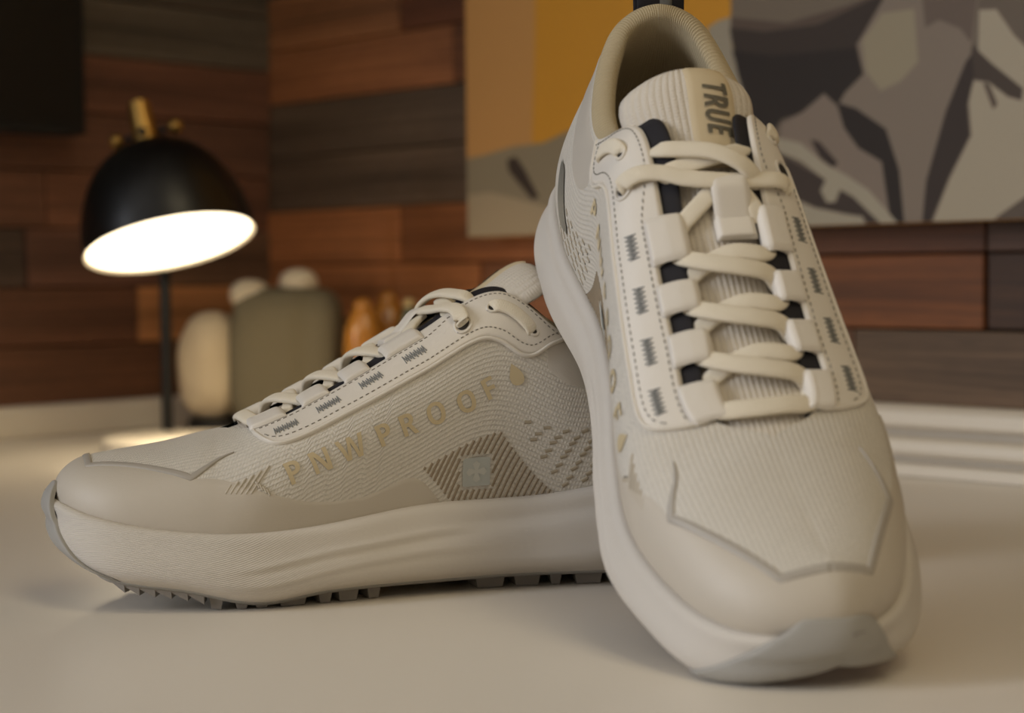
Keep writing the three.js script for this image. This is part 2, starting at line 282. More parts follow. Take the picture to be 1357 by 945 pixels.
const LEN = 0.345;                                   // half outline, metres per unit t
function frame(side, t, v, f = SH.upper, solo = false) {           // point, outward normal, d/dt, d/dv
  const e = 1e-3, t0 = clamp(t - e, 0, 1), t1 = clamp(t + e, 0, 1), v0 = clamp(v - e * 4, 0, 1), v1 = clamp(v + e * 4, 0, 1);
  const dt = sub(f(side, t1, v), f(side, t0, v)).map((x) => x / (t1 - t0)), dv = sub(f(side, t, v1), f(side, t, v0)).map((x) => x / (v1 - v0));
  let n = unit(cross(dt, dv)); if (f === SH.upper ? side > 0 : side < 0) n = n.map((x) => -x);
  n = n.map((x) => -x);
  if (!solo && f === SH.upper && (t > 0.9999 || t < 1e-4)) n = unit(V(n, frame(-side, t, v, f, true).n));   // both halves share one normal where they meet
  return { p: f(side, t, v), n, dt, dv };
}
const on = (side, t, v, off = 0) => { const f = frame(side, t, v); return V(f.p, f.n, off); };
// local metric patch: (x along, y up) in metres around (t0, v0); dir +1 or -1 picks which way along t the x axis runs, slope tilts it
function patch(side, t0, v0, dir, slope = 0) {
  const f = frame(side, t0, v0); let e1 = unit(f.dt).map((x) => x * dir);
  let up = sub(f.dv, e1.map((x) => x * dot(f.dv, e1))); up = unit(up);
  const c = Math.cos(slope), s = Math.sin(slope), a1 = V(e1.map((x) => x * c), up, s), a2 = V(up.map((x) => x * c), e1, -s);
  const A = dot(f.dt, f.dt), B = dot(f.dt, f.dv), C = dot(f.dv, f.dv), D = A * C - B * B;
  const map = (x, y) => { const w = V(a1.map((q) => q * x), a2, y), g = dot(w, f.dt), h = dot(w, f.dv); return [t0 + (C * g - B * h) / D, clamp(v0 + (A * h - B * g) / D, 0, 1)]; };
  return { map, at: (x, y, off) => { const [t, v] = map(x, y); return on(side, t, v, off); } };
}
function shapeOn(shell, shapes, at, off, dx, dy, k) { // flat print of 2D shapes laid on the surface
  const g = new THREE.ShapeGeometry(shapes, 6), P = g.attributes.position, seen = new Map();
  const vert = (p) => { const q = p[0].toFixed(4) + ',' + p[1].toFixed(4); if (!seen.has(q)) seen.set(q, shell.vert(at((p[0] - dx) * k, (p[1] - dy) * k, off), [p[0] * k, p[1] * k])); return seen.get(q); };
  const split = (a, b, c, d) => {                    // cut long triangles so that the print follows the surface
    const l = [[a, b], [b, c], [c, a]].map(([p, q]) => Math.hypot(p[0] - q[0], p[1] - q[1])), m = l.indexOf(Math.max(...l));
    if (d === 0 || l[m] * k < 0.0016) { shell.tri(vert(a), vert(b), vert(c)); return; }
    const v = [a, b, c], p = v[m], q = v[(m + 1) % 3], r = v[(m + 2) % 3], h = [(p[0] + q[0]) / 2, (p[1] + q[1]) / 2]; split(p, h, r, d - 1); split(h, q, r, d - 1);
  };
  const pt = (i) => [P.getX(i), P.getY(i)];
  for (let i = 0; i < g.index.count; i += 3) split(pt(g.index.getX(i)), pt(g.index.getX(i + 1)), pt(g.index.getX(i + 2)), 6);
}
function strip(shell, pts, nors, w, h, uvk = 1) {    // low rounded bead of width w(i), height h along surface points
  const n = pts.length, prof = [[-0.5, -0.3], [-0.5, 0.35], [-0.38, 0.8], [-0.15, 1], [0.15, 1], [0.38, 0.8], [0.5, 0.35], [0.5, -0.3]];
  const L = [0]; for (let i = 1; i < n; i++) L.push(L[i - 1] + Math.hypot(...sub(pts[i], pts[i - 1])));
  shell.grid(n - 1, prof.length - 1, (a, b) => {
    const i = Math.round(a * (n - 1)), j = Math.round(b * (prof.length - 1)), d = unit(sub(pts[Math.min(n - 1, i + 1)], pts[Math.max(0, i - 1)])), side = unit(cross(nors[i], d));
    const W = typeof w === 'function' ? w(i / (n - 1)) : w;
    return V(V(pts[i], side, prof[j][0] * W), nors[i], prof[j][1] * h);
  }, (a, b) => [L[Math.round(a * (n - 1))] * uvk, b * 0.003]);
}
function tube(shell, pts, w, h, up, seg = 10, sub_ = 8) { // flat woven lace: superelliptic section swept along a smooth curve
  const c = new THREE.CatmullRomCurve3(pts.map((p) => new THREE.Vector3(...p)), false, 'centripetal'), n = (pts.length - 1) * sub_;
  const P = c.getPoints(n).map((p) => p.toArray()), L = [0]; for (let i = 1; i <= n; i++) L.push(L[i - 1] + Math.hypot(...sub(P[i], P[i - 1])));
  const ring = (i, a, k = 1) => {
    const d = unit(sub(P[Math.min(n, i + 1)], P[Math.max(0, i - 1)])), U = typeof up === 'function' ? up(i / n) : up; let N = unit(sub(U, d.map((x) => x * dot(U, d)))); const S = unit(cross(N, d));
    const ca = Math.cos(a), sa = Math.sin(a), q = 0.75;
    return V(V(P[i], S, Math.sign(ca) * Math.abs(ca) ** q * w / 2 * k), N, Math.sign(sa) * Math.abs(sa) ** q * h / 2 * k);
  };
  shell.grid(n, seg * 2, (a, b) => ring(Math.round(a * n), b * Math.PI * 2), (a, b) => [L[Math.round(a * n)], b], false);
  for (const [i, fl] of [[0, true], [n, false]]) shell.grid(1, seg * 2, (a, b) => ring(i, b * Math.PI * 2, 1 - a), null, fl);
}
const font = await new FontLoader().loadAsync('fonts/droid/droid_sans_bold.typeface.json');

// ---------- one shoe: mir +1 a right shoe, -1 a left shoe; its children are its parts ----------
const dropShape = (() => { const s = new THREE.Shape(); s.moveTo(0, 0.62); s.bezierCurveTo(0.12, 0.4, 0.34, 0.16, 0.34, -0.1); s.bezierCurveTo(0.34, -0.34, 0.18, -0.46, 0, -0.46); s.bezierCurveTo(-0.18, -0.46, -0.34, -0.34, -0.34, -0.1); s.bezierCurveTo(-0.34, 0.16, -0.12, 0.4, 0, 0.62); return [s]; })();
// edge lines of the overlays in (t, v)
const stayLow = (t) => keyed([[0.325, 1.0], [0.35, 0.85], [0.370, 0.69], [0.382, 0.625], [0.397, 0.60], [0.42, 0.622], [0.446, 0.650], [0.49, 0.648], [0.54, 0.640], [0.60, 0.632], [0.655, 0.620], [0.675, 0.66], [0.686, 0.77], [0.693, 0.90]], t)[0];
const throat = (t, w) => lerp3(SH.top(1, t), SH.top(-1, t), (1 - w) / 2);
const UPT = unit([0.43, 0.9, 0]);
const THROATS = [[0.515, 0.557], [0.574, 0.600], [0.616, 0.643], [0.658, 0.695]];
const vMax = (t) => { let c = 0; for (let i = 0; i < 3; i++) c = Math.max(c, smooth(THROATS[i][1] - 0.004, THROATS[i][1] + 0.001, t) * smooth(THROATS[i + 1][0] + 0.004, THROATS[i + 1][0] - 0.001, t)); return 1 - 0.07 * c; };
const TG = [[0, 0.236, 0.0640, 0.019, 0.002], [0.10, 0.218, 0.0695, 0.0215, 0.0022], [0.32, 0.1866, 0.0835, 0.021, 0.0025], [0.60, 0.1465, 0.1055, 0.0225, 0.003], [0.84, 0.1123, 0.1240, 0.0245, 0.0042], [0.93, 0.100, 0.1312, 0.0262, 0.0055], [0.97, 0.0945, 0.1345, 0.0258, 0.0055], [1, 0.0905, 0.1362, 0.024, 0.004]];
function tongueAt(s, w, k = 1) {                     // w across -1..1, k +1 top face, -1 underside
  const r = keyed(TG, s), q = keyed(TG, s + 0.01 > 1 ? s : s + 0.01), q0 = keyed(TG, s + 0.01 > 1 ? s - 0.01 : s), d = unit([q[0] - q0[0], q[1] - q0[1], 0]), n = [d[1], -d[0], 0];
  if (n[1] < 0) { n[0] = -n[0]; n[1] = -n[1]; }
  const end = s > 0.9 ? Math.sqrt(Math.max(0, 1 - ((s - 0.9) / 0.1) ** 2 * 0.75)) : 1, hw = r[2] * (s > 0.9 ? 0.5 + 0.5 * end : 1), th = r[3] * (0.25 + 0.75 * end) * Math.sqrt(Math.max(0, 1 - Math.abs(w) ** 3.2));
  const drop = 0.0075 * w * w * (0.3 + 0.7 * smooth(0, 0.4, s));
  return V(V([r[0], r[1], SH.spine(r[0])], [0, 0, 1], w * hw), n, th * k - drop);
}
function tongueN(s, w) { const a = sub(tongueAt(Math.min(1, s + 0.004), w), tongueAt(s - 0.004, w)), b = sub(tongueAt(s, Math.min(0.98, w + 0.02)), tongueAt(s, w - 0.02)); let n = unit(cross(a, b)); return n[1] < 0 ? n.map((x) => -x) : n; }
const tongueOn = (s, w, off) => V(tongueAt(s, w), tongueN(s, w), off);
function wallD(side, t, u, off = 0) {                // midsole wall with its moulded lines
  const f = frame(side, t, u, SH.wall); let n = f.n; const o = SH.outline(side, t); if (n[0] * o[2] + n[2] * o[3] < 0) n = n.map((x) => -x);
  const g = (c, w) => Math.exp(-(((u - c) / w) ** 2));
  const k = smooth(0.74, 0.68, t) * smooth(0.40, 0.52, t);
  const l1 = keyed([[0.45, 0.36], [0.51, 0.38], [0.56, 0.40], [0.647, 0.43], [0.727, 0.54]], t)[0], l2 = keyed([[0.5, 0.58], [0.581, 0.616], [0.632, 0.654], [0.696, 0.72]], t)[0];
  let d = k * (0.0006 * g(l1 - 0.03, 0.035) - 0.0007 * g(l1 + 0.05, 0.05) + 0.0005 * g(l2, 0.035) - 0.0004 * g(l2 + 0.07, 0.05));
  const hk = smooth(0.50, 0.36, t);                 // sculpted sweep at the heel
  d += hk * (0.0007 * g(0.30 + 0.25 * t, 0.11) - 0.0006 * g(0.14 + 0.25 * t, 0.07) - 0.0005 * g(0.54 + 0.3 * t, 0.11));
  return V(f.p, n, d + off);
}
function makeShoe(mir, origin, root) {
  const S = () => new Shell(mir, origin), uvU = (t, v) => [t * LEN, v * 0.074];
  const add = (name, shell, mat, parent = root, label) => part(name, shell.geo(), mat, parent, label);
  // midsole
  let s = S();
  for (const side of [1, -1]) s.grid(150, 26, (a, b) => wallD(side, a, b), (a, b) => [a * 0.36, b * 0.05], side < 0);
  for (const side of [1, -1]) s.grid(150, 3, (a, b) => { const o = SH.wall(side, a, 0), q = SH.bite(side, a); return lerp3(o, [mix(q[0], q[0] - q[3] * 0.004, 1), q[1] - 0.001, mix(q[2], q[2] - q[4] * 0.004, 1)], b); }, (a, b) => [a * 0.36, 0.05 + b * 0.004], side > 0);
  const mid = add('midsole', s, M.mid);
  // outsole plate, lugs
  s = S();
  const bot = (side, t, d) => { const q = SH.wall(side, t, 1), o = SH.outline(side, t); return [q[0] + o[2] * 0.0008, q[1] - d, q[2] + o[3] * 0.0008]; };
  for (const side of [1, -1]) s.grid(120, 1, (a, b) => bot(side, a, b * 0.0014 - 0.0006), null, side < 0);
  s.grid(120, 10, (a, b) => { const l = bot(1, a, 0.0008), m = bot(-1, a, 0.0008); return lerp3(l, m, b); });
  const outsole = add('outsole', s, M.rubber);
  const lug = (side, t0, t1, depth, w, saw, k0 = 0.0) => {
    const g = S(), q = (t, inw, d) => { const o = SH.outline(side, t), p = bot(side, t, 0.001); return [p[0] - o[2] * inw, p[1] - d, p[2] - o[3] * inw]; };
    const tm = (t0 + t1) / 2, dn = (t, d) => d, gap = (t, inw, d) => { const p = q(t, inw, d); if (saw === 0) p[1] = Math.max(0.0003, p[1]); return p; };
    const A = saw ? [[t0, depth], [t1, 0.0005]] : [[t0 + 0.003, depth], [t1 - 0.003, depth]];
    const top = [gap(t0, k0, -0.001), gap(t1, k0, -0.001), gap(t1, k0 + w, -0.001), gap(t0, k0 + w, -0.001)], b = [gap(A[0][0], k0 + 0.0006, A[0][1]), gap(A[1][0], k0 + 0.0006, A[1][1]), gap(A[1][0], k0 + w - 0.001, A[1][1]), gap(A[0][0], k0 + w - 0.001, A[0][1])];
    const face = (a, b2, c, d) => { const i = [a, b2, c, d].map((x) => g.vert(x, [0, 0])); g.tri(i[0], i[1], i[2]); g.tri(i[0], i[2], i[3]); };
    face(...b); for (let i = 0; i < 4; i++) { const j = (i + 1) % 4; face(top[i], top[j], b[j], b[i]); }
    const geo = g.geo().toNonIndexed(); geo.computeVertexNormals(); part('lug', geo, M.lug, outsole);
  };
  for (const side of [1, -1]) {
    for (let k = 0; k < 6; k++) lug(side, 0.757 + k * 0.0185, 0.757 + (k + 1) * 0.0185, 0.0030, 0.012, 1);
    for (const [a, b] of [[0.735, 0.752], [0.705, 0.722], [0.68, 0.698], [0.635, 0.668], [0.605, 0.622], [0.572, 0.598], [0.545, 0.562]]) lug(side, a, b, 0.0045, 0.014, 0, 0.002);
    for (const [a, b] of [[0.395, 0.43], [0.355, 0.385], [0.33, 0.345], [0.28, 0.315], [0.23, 0.265], [0.17, 0.21], [0.1, 0.14]]) lug(side, a, b, 0.0055, 0.014, 0, 0.003);
    for (const [a, b] of [[0.55, 0.59], [0.61, 0.65], [0.67, 0.71]]) lug(side, a, b, 0.0048, 0.016, 0, 0.02);
  }
  // toe cap of the outsole: wraps up over the seam to a plateau
  s = S();
  {
    const side = mir > 0 ? [[0.27, 0.258], [0.34, 0.18], [0.51, -0.05], [0.676, -0.37], [0.95, -0.80], [1, -0.86]] : [[0.17, 0.262], [0.22, 0.17], [0.32, -0.03], [0.44, -0.34], [0.57, -0.53], [0.76, -0.78], [1, -0.89]];
    const up = (x) => keyed([[-1, -0.99], [-0.64, -0.96], [-0.51, -0.77], [-0.40, -0.45], [-0.335, -0.1], [-0.275, 0.14], [-0.215, 0.205], [0.0, 0.26], ...side], x)[0];
    const P = (x, r, off) => {                       // x across (+ lateral), r < 0 down the wall, r > 0 up the upper
      const side = x >= 0 ? 1 : -1, t = 1 - Math.abs(x) * 0.145, z = (r0) => {
        if (r0 <= -0.36) return SH.wall(side, t, -r0);
        if (r0 >= 0.24) return SH.upper(side, t, r0);
        const o = SH.outline(side, t), k = (r0 + 0.36) / 0.60, q0 = SH.wall(side, t, 0.36), q2 = SH.upper(side, t, 0.24), m = lerp3(q0, q2, 0.5), qm = SH.wall(side, t, 0.10), q1 = V([2 * qm[0] - m[0], 2 * qm[1] - m[1], 2 * qm[2] - m[2]], [o[2], 0.2, o[3]], 0.0012);
        return lerp3(lerp3(q0, q1, k), lerp3(q1, q2, k), k);   // one smooth curve over the seam
      };
      const o = SH.outline(side, t), n = unit([o[2], r > 0 ? 0.5 : -0.25 * Math.max(0, -r), o[3]]); return V(z(r), n, off);
    };
    const NX = 90, NR = 16;
    s.grid(NX, NR, (a, b) => { const x = 1 - 2 * a, lo = -1, hi = up(x), r = mix(lo, hi, Math.min(1, b * 1.12)), e = b > 0.86 ? (b - 0.86) / 0.14 : 0, ex = smooth(0, 0.12, 1 - Math.abs(x)); return P(x, r, (0.0012 * ex + 0.0004) * Math.sqrt(Math.max(0, 1 - e * e)) - e * 0.0007); }, (a, b) => [a * 0.09, b * 0.05]);
    s.grid(NX, 6, (a, b) => { const x = 1 - 2 * a, ex = smooth(0, 0.12, 1 - Math.abs(x)); const q = P(x, -1, 0.0012 * ex + 0.0004), o = SH.outline(x >= 0 ? 1 : -1, 1 - Math.abs(x) * 0.145); return V(V(q, [0, -1, 0], (0.0012 + 0.0026 * (1 - x * x)) * Math.sin(b * Math.PI / 2)), [o[2], 0, o[3]], -0.002 * b); }, null, true);
    const cap = add('toe_cap', s, M.rubber, root, 'grey rubber toe cap wrapping over the sole');
    const mk = S(), q = [-0.22, 0.0].map((x) => P(x, 0.06, 0.0020)), q2 = [-0.22, 0.0].map((x) => P(x, 0.035, 0.0020));
    const w = 0.0022, c = lerp3(q[0], q[1], 0.55), d = unit(sub(q[1], q[0])), i = [[-w, 0], [w, 0.0003], [w, 0.0011], [-w, 0.0008]].map(([x, y]) => mk.vert(V(V(c, d, x), [0, 1, 0], y), [0, 0])); mk.tri(i[0], i[1], i[2]); mk.tri(i[0], i[2], i[3]);
    add('scuff_mark', mk, M.rubberDark, cap);
  }
  // knit upper
  s = S();
  const ribs = [1, -1].map((side) => Array.from({ length: 201 }, (_, i) => { const t = i / 200; let l = 0, q = SH.upper(side, t, 1); const L = [0]; for (let k = 1; k <= 20; k++) { const p = SH.upper(side, t, 1 - k / 20); l += Math.hypot(...sub(p, q)); q = p; L.push(l); } return L; }));
  const ribUV = (side) => (a, b) => {                // ribs run lengthwise: parallel to the throat at the sides, to the centre line on the vamp
    const t = tAt(a), v = b, R = ribs[side > 0 ? 0 : 1], f = t * 200, i = Math.min(199, Math.floor(f)), g = (1 - v) * 20, j = Math.min(19, Math.floor(g)), arc = mix(mix(R[i][j], R[i][j + 1], g - j), mix(R[i + 1][j], R[i + 1][j + 1], g - j), f - i);
    const p = SH.upper(side, t, v), k = smooth(0.73, 0.92, t), zc = Math.abs(p[2] - SH.spine(p[0]));
    return [mix(t * LEN, p[0] + 0.04, k), mix(arc + Math.abs(SH.top(side, t)[2] - SH.spine(SH.top(side, t)[0])), zc * 1.04 + Math.max(0, SH.top(side, t)[1] - p[1]) * 0.35, k)];
  };
  const tAt = (a) => a < 0.3 ? a / 0.3 * 0.5 : a < 0.75 ? 0.5 + (a - 0.3) / 0.45 * 0.21 : 0.71 + (a - 0.75) / 0.25 * 0.29;
  for (const side of [1, -1]) s.grid(260, 44, (a, b) => SH.upper(side, tAt(a), b * vMax(tAt(a))), ribUV(side), side > 0);
  const upper = add('upper', s, M.knit);
  // smooth film round the toe, its grey edging
  const latC = [0.917, 0.575], medC = [0.933, 0.53], latB = [0.770, 0.40], medB = [0.804, 0.462], cl = SH.upper(1, ...latC), cm = SH.upper(-1, ...medC);
  const lineV = (side, t, p0, p1, a = 0.3, b = 1) => { const f = (v) => { const q = SH.upper(side, t, v); return (q[0] - p0[0]) * (p1[2] - p0[2]) - (q[2] - p0[2]) * (p1[0] - p0[0]); }; const sa = Math.sign(f(a)); for (let i = 0; i < 30; i++) { const m = (a + b) / 2; if (Math.sign(f(m)) === sa) a = m; else b = m; } return (a + b) / 2; };
  const frontV = (side, t) => lineV(side, t, cl, cm), cb = SH.upper(1, ...latB), mb = SH.upper(-1, ...medB);
  const filmTop = (side, t) => {
    if (side > 0 && t > latB[0] && t <= latC[0]) return lineV(1, t, cb, cl, 0.1, 0.95);
    if (side < 0 && t > medB[0] && t <= medC[0]) return lineV(-1, t, mb, cm, 0.1, 0.95);
    if (side > 0) return t > latC[0] ? frontV(1, t) : keyed([[0.475, 0.01], [0.50, 0.10], [0.517, 0.126], [0.574, 0.10], [0.644, 0.16], [0.72, 0.35], [0.770, 0.40]], t)[0];
    return t > medC[0] ? frontV(-1, t) : keyed([[0.475, 0.01], [0.517, 0.12], [0.6, 0.12], [0.66, 0.2], [0.74, 0.36], [0.804, 0.462]], t)[0];
  };
  s = S();
  for (const side of [1, -1]) s.grid(120, 14, (a, b) => { const t = mix(0.475, 1, a), e = Math.min(1, (1 - b) * 6); return on(side, t, filmTop(side, t) * b, 0.0004 * Math.sqrt(Math.max(0, 1 - (1 - e) ** 2)) * smooth(0, 0.04, a)); }, (a, b) => [a * 0.18, b * 0.04], side > 0);
  add('toe_film', s, M.film, root, 'smooth film over the lower forefoot');
  {
    const key = [[1, 0.718, 0.62], [1, 0.74, 0.53], [1, 0.770, 0.40]], pts = [], nor = [];
    const seq = [];
    const seg = (a, b, n) => { for (let i = 0; i < n; i++) seq.push([a[0], mix(a[1], b[1], i / n), mix(a[2], b[2], i / n)]); };
    seg(key[0], key[2], 14); for (let i = 0; i < 24; i++) { const t = mix(latB[0] + 1e-4, latC[0], i / 24); seq.push([1, t, filmTop(1, t)]); }
    for (let i = 0; i < 16; i++) { const t = mix(latC[0], 1, i / 16); seq.push([1, t, filmTop(1, t)]); }
    for (let i = 0; i < 16; i++) { const t = mix(1, medC[0], i / 16); seq.push([-1, t, filmTop(-1, t)]); }
    for (let i = 0; i < 24; i++) { const t = mix(medC[0], medB[0] + 1e-4, i / 24); seq.push([-1, t, filmTop(-1, t)]); }
    seg([-1, 0.804, 0.462], [-1, 0.738, 0.64], 15);
    for (const [sd, t, v] of seq) { const f = frame(sd, t, v); pts.push(f.p); nor.push(f.n); }
    s = S(); strip(s, pts, nor, (k) => 0.0031 * Math.min(1, 0.15 + 7 * Math.min(k, 1 - k)), 0.00075); add('toe_edging', s, M.trim, root, 'grey raised edging of the toe box');
  }
  // triangular ribs beside the toe box
  for (const side of [1, -1]) {
    s = S(); const P = patch(side, 0.710, 0.38, -1);
    for (let k = 0; k < 6; k++) { const L = 0.0035 + k * 0.0014, pts = [], nor = []; for (let i = 0; i <= 6; i++) { const [t, v] = P.map(-0.0065 + k * 0.0021 + i / 6 * L * 0.55, -0.006 + i / 6 * L), f = frame(side, t, v); pts.push(f.p); nor.push(f.n); } strip(s, pts, nor, 0.0009, 0.0006); }
    for (let k = 0; k < 4; k++) { const pts = [], nor = []; for (let i = 0; i <= 4; i++) { const [t, v] = P.map(0.0052 + k * 0.0016 + i / 4 * 0.0018, -0.0012 - k * 0.0012 - i / 4 * 0.0028), f = frame(side, t, v); pts.push(f.p); nor.push(f.n); } strip(s, pts, nor, 0.0009, 0.0006); }
    add('vent_ribs', s, M.ribs);
  }
  // eyestays
  for (const side of [1, -1]) {
    const t0 = 0.325, t1 = 0.693, vt = 0.999, s1 = S(), TH = 0.0013;
    const pt = (t, v, off) => on(side, t, v, off);
    const edge = (d) => Math.sqrt(Math.max(0, 1 - (1 - Math.min(1, d)) ** 2));
    s1.grid(240, 26, (a, b) => { const t = mix(t0, t1, a), lo = stayLow(t), bb = b, v = mix(lo, vt * vMax(t), bb), d = Math.min(bb * (vt - lo) * 0.07, (1 - bb) * 0.5, a * 0.13, (1 - a) * 0.13) / 0.0014; return pt(t, v, TH * edge(d) - 0.0002); }, (a, b) => [a * 0.13, b * 0.03], side > 0);
    const stay = add('eyestay', s1, M.stay, root, side > 0 ? 'outer eyestay' : 'inner eyestay');
    // piping along the outer edge
    const run = []; for (let i = 0; i <= 70; i++) { const t = mix(t0 + 0.002, t1 - 0.002, i / 70); run.push([t, stayLow(t)]); }
    run.push([t1, 0.95], [t1 - 0.003, 0.99]);
    s = S(); let fr = run.map(([t, v]) => frame(side, t, v)); strip(s, fr.map((f) => f.p), fr.map((f) => f.n), 0.0018, 0.0017); part('piping', s.geo(), M.pipe, stay);
    // stitch rows
    s = S();
    const dash = (t, v, t2, v2) => { const a = pt(t, v, TH - 0.0001), b = pt(t2, v2, TH - 0.0001), n = frame(side, t, v).n; strip(s, [a, lerp3(a, b, 0.5), b], [n, n, n], 0.00045, 0.00024); };
    for (let i = 0; i < 56; i++) { const k = i / 56, t = mix(0.342, 0.685, k), t2 = t + 0.0032, g = 0.062; dash(t, Math.min(0.985, stayLow(t) + g), t2, Math.min(0.985, stayLow(t2) + g)); }
    for (let i = 0; i < 60; i++) { const t = mix(0.335, 0.688, i / 60); dash(t, 0.885 + 0.07 * smooth(0.52, 0.46, t), t + 0.0032, 0.885 + 0.07 * smooth(0.52, 0.46, t)); }
    part('stitching', s.geo(), M.thread, stay).userData.kind = 'stuff';
    // zigzag bar tacks
    for (const [t, v] of [[0.662, 0.785], [0.6205, 0.80], [0.577, 0.81], [0.529, 0.815]]) {
      const P = patch(side, t, v - 0.012, mir * side > 0 ? 1 : -1, 0.0), pts = [], nor = []; s = S();
      for (let i = 0; i <= 22; i++) { const x = mix(-0.0052, 0.0052, i / 22), y = (i % 2 ? 1 : -1) * (0.0023 - 0.0008 * (i % 4 > 1)); const [a, b] = P.map(x, y), f = frame(side, a, b); pts.push(V(f.p, f.n, TH - 0.0001)); nor.push(f.n); }
      for (let i = 0; i < 22; i++) strip(s, [pts[i], lerp3(pts[i], pts[i + 1], 0.5), pts[i + 1]], [nor[i], nor[i], nor[i + 1]], 0.00036, 0.00028);
      part('bar_tack', s.geo(), M.threadGrey, stay);
    }
    // eyelets: oval rim and a flat dark disc painting the shade in the opening
    for (const [t, v, rx, ry] of [[0.47, 0.80, 0.0045, 0.0032], [0.432, 0.835, 0.0026, 0.0022], [0.378, 0.795, 0.0022, 0.0018]]) {
      const P = patch(side, t, v, 1, -0.5), pts = [], nor = []; s = S();
      for (let i = 0; i <= 20; i++) { const a = i / 20 * Math.PI * 2, [x, y] = P.map(Math.cos(a) * rx, Math.sin(a) * ry), f = frame(side, x, y); pts.push(V(f.p, f.n, TH - 0.0003)); nor.push(f.n); }
      strip(s, pts, nor, 0.0014, 0.0009); const rim = part('eyelet', s.geo(), M.pipe, stay);
      s = S(); const c = P.at(0, 0, TH + 0.0001), ci = s.vert(c, [0, 0]); let pr; for (let i = 0; i <= 16; i++) { const a = i / 16 * Math.PI * 2, q = s.vert(P.at(Math.cos(a) * rx * 0.72, Math.sin(a) * ry * 0.72, TH + 0.0001), [0, 0]); if (i) s.tri(ci, pr, q); pr = q; }
      part('slot', s.geo(), M.hole, stay);
    }
    // lace loops: bands folded round the throat edge
    THROATS.forEach(([a0, a1], k) => {
      s = S(); const W = side > 0 ? 0.0050 : 0.0016;
      const prof = [];                               // [distance inward of the edge, height, v on the stay]
      s.grid(16, 30, (a, b) => {
        const t = mix(a0, a1, a), rim = Math.min(a, 1 - a) * (a1 - a0) * LEN / 0.0026, th = 0.0014 * edge(rim) + 0.0002, T = SH.top(side, t), f = frame(side, t, 0.985), inw = unit([0, 0, -side]), up = unit(V(f.n, UPT, 1));
        if (b < 0.4) { const v = mix(0.90, 0.995, b / 0.4); return on(side, t, v, TH + th * edge(b * 10)); }
        const g = (b - 0.4) / 0.6, e = V(T, f.n, TH), r = 0.0026;
        if (g < 0.45) { const x = g / 0.45; return V(V(e, inw, x * W), up, th + 0.0004 * Math.sin(x * Math.PI * 0.5)); }
        const an = (g - 0.45) / 0.55 * Math.PI; return V(V(V(e, inw, W), inw, Math.sin(an) * r * (0.6 + 0.4 * edge(rim))), up, th + 0.0004 - (1 - Math.cos(an)) * (r + th * 0.4));
      }, (a, b) => [a * 0.012, b * 0.022], side > 0);
      part('lace_loop', s.geo(), M.stay, stay);
    });
  }
  // black bootie edge inside the throat
  s = S();
  const inwards = (side, t) => { const c = throat(t, 0), T = SH.top(side, t); return unit(V(sub(c, T), [0, 0.15, 0], 0.005)); };
  for (const side of [1, -1]) s.grid(80, 10, (a, b) => {
    const t = mix(0.325, 0.70, a), T = SH.top(side, t), f = frame(side, t, 0.99), up = unit(f.dv), i = unit([0.1, -0.15, -side]), pr = keyed([[0.325, 0.0], [0.36, 0.0034], [0.42, 0.0058], [0.5, 0.0048], [0.55, 0.0026], [0.6, 0.0002], [0.7, -0.001]], t)[0] * (side > 0 ? 1 : 0.55), w = 0.0022;
    if (b < 0.3) return V(V(T, up, mix(-0.006, pr, b / 0.3)), f.n, -0.0008);
    const an = Math.min(1, (b - 0.3) / 0.3) * Math.PI, dn = Math.max(0, (b - 0.6) / 0.4);
    return V(V(V(V(T, up, pr), f.n, -0.0008), i, (1 - Math.cos(an)) * w / 2), up, Math.sin(an) * w / 2 - dn * 0.012);
  }, null, side > 0);
  add('bootie_edge', s, M.black, root, 'black inner edge showing along the throat');
  // collar: padded roll and lining down to the footbed
  s = S();
  for (const side of [1, -1]) s.grid(70, 26, (a, b) => {
    const t = a * 0.40, T = SH.top(side, t), f = frame(side, t, 0.985), up = unit(f.dv), o = SH.outline(side, t), r = 0.0048 * mix(1, 0.55, smooth(0.28, 0.40, t));
    const inn = unit([-o[2] * 1 + (t > 0.2 ? 0 : 0), 0, -o[3]]);
    if (b < 0.4) { const an = b / 0.4 * Math.PI; return V(V(T, inn, r * (1 - Math.cos(an))), up, r * 0.95 * Math.sin(an)); }
    const k = (b - 0.4) / 0.6, v = mix(1, 0.08, k), q = SH.upper(side, t, v); return V(q, inn, mix(2 * r, 0.006, smooth(0, 0.6, k)));
  }, (a, b) => [a * 0.14, b * 0.09], side > 0);
  add('collar_lining', s, M.lining, root, 'ribbed cream padded collar lining');
  s = S(); s.grid(80, 10, (a, b) => { const l = SH.bite(1, a * 0.9), m = SH.bite(-1, a * 0.9); return V(lerp3(l, m, 0.04 + 0.92 * b), [0, 1, 0], 0.006); }); add('footbed', s, M.footbed);
  // collar side panels (soft grey), heel reflector
  for (const side of [1, -1]) {
    s = S(); s.grid(40, 12, (a, b) => { const t = mix(0.10, 0.368, a), lo = keyed([[0.10, 0.74], [0.2, 0.66], [0.29, 0.62], [0.368, 0.64]], t)[0], hi = Math.min(0.985, keyed([[0.10, 0.985], [0.3, 0.985], [0.345, 0.92], [0.368, 0.76]], t)[0]), v = mix(lo, hi, b), d = Math.min(b, 1 - b, a, 1 - a) * 8; return on(side, t, v, 0.0008 * Math.min(1, d) - 0.0003); }, (a, b) => [a * 0.09, b * 0.03], side > 0);
    add('collar_panel', s, M.panel, root);
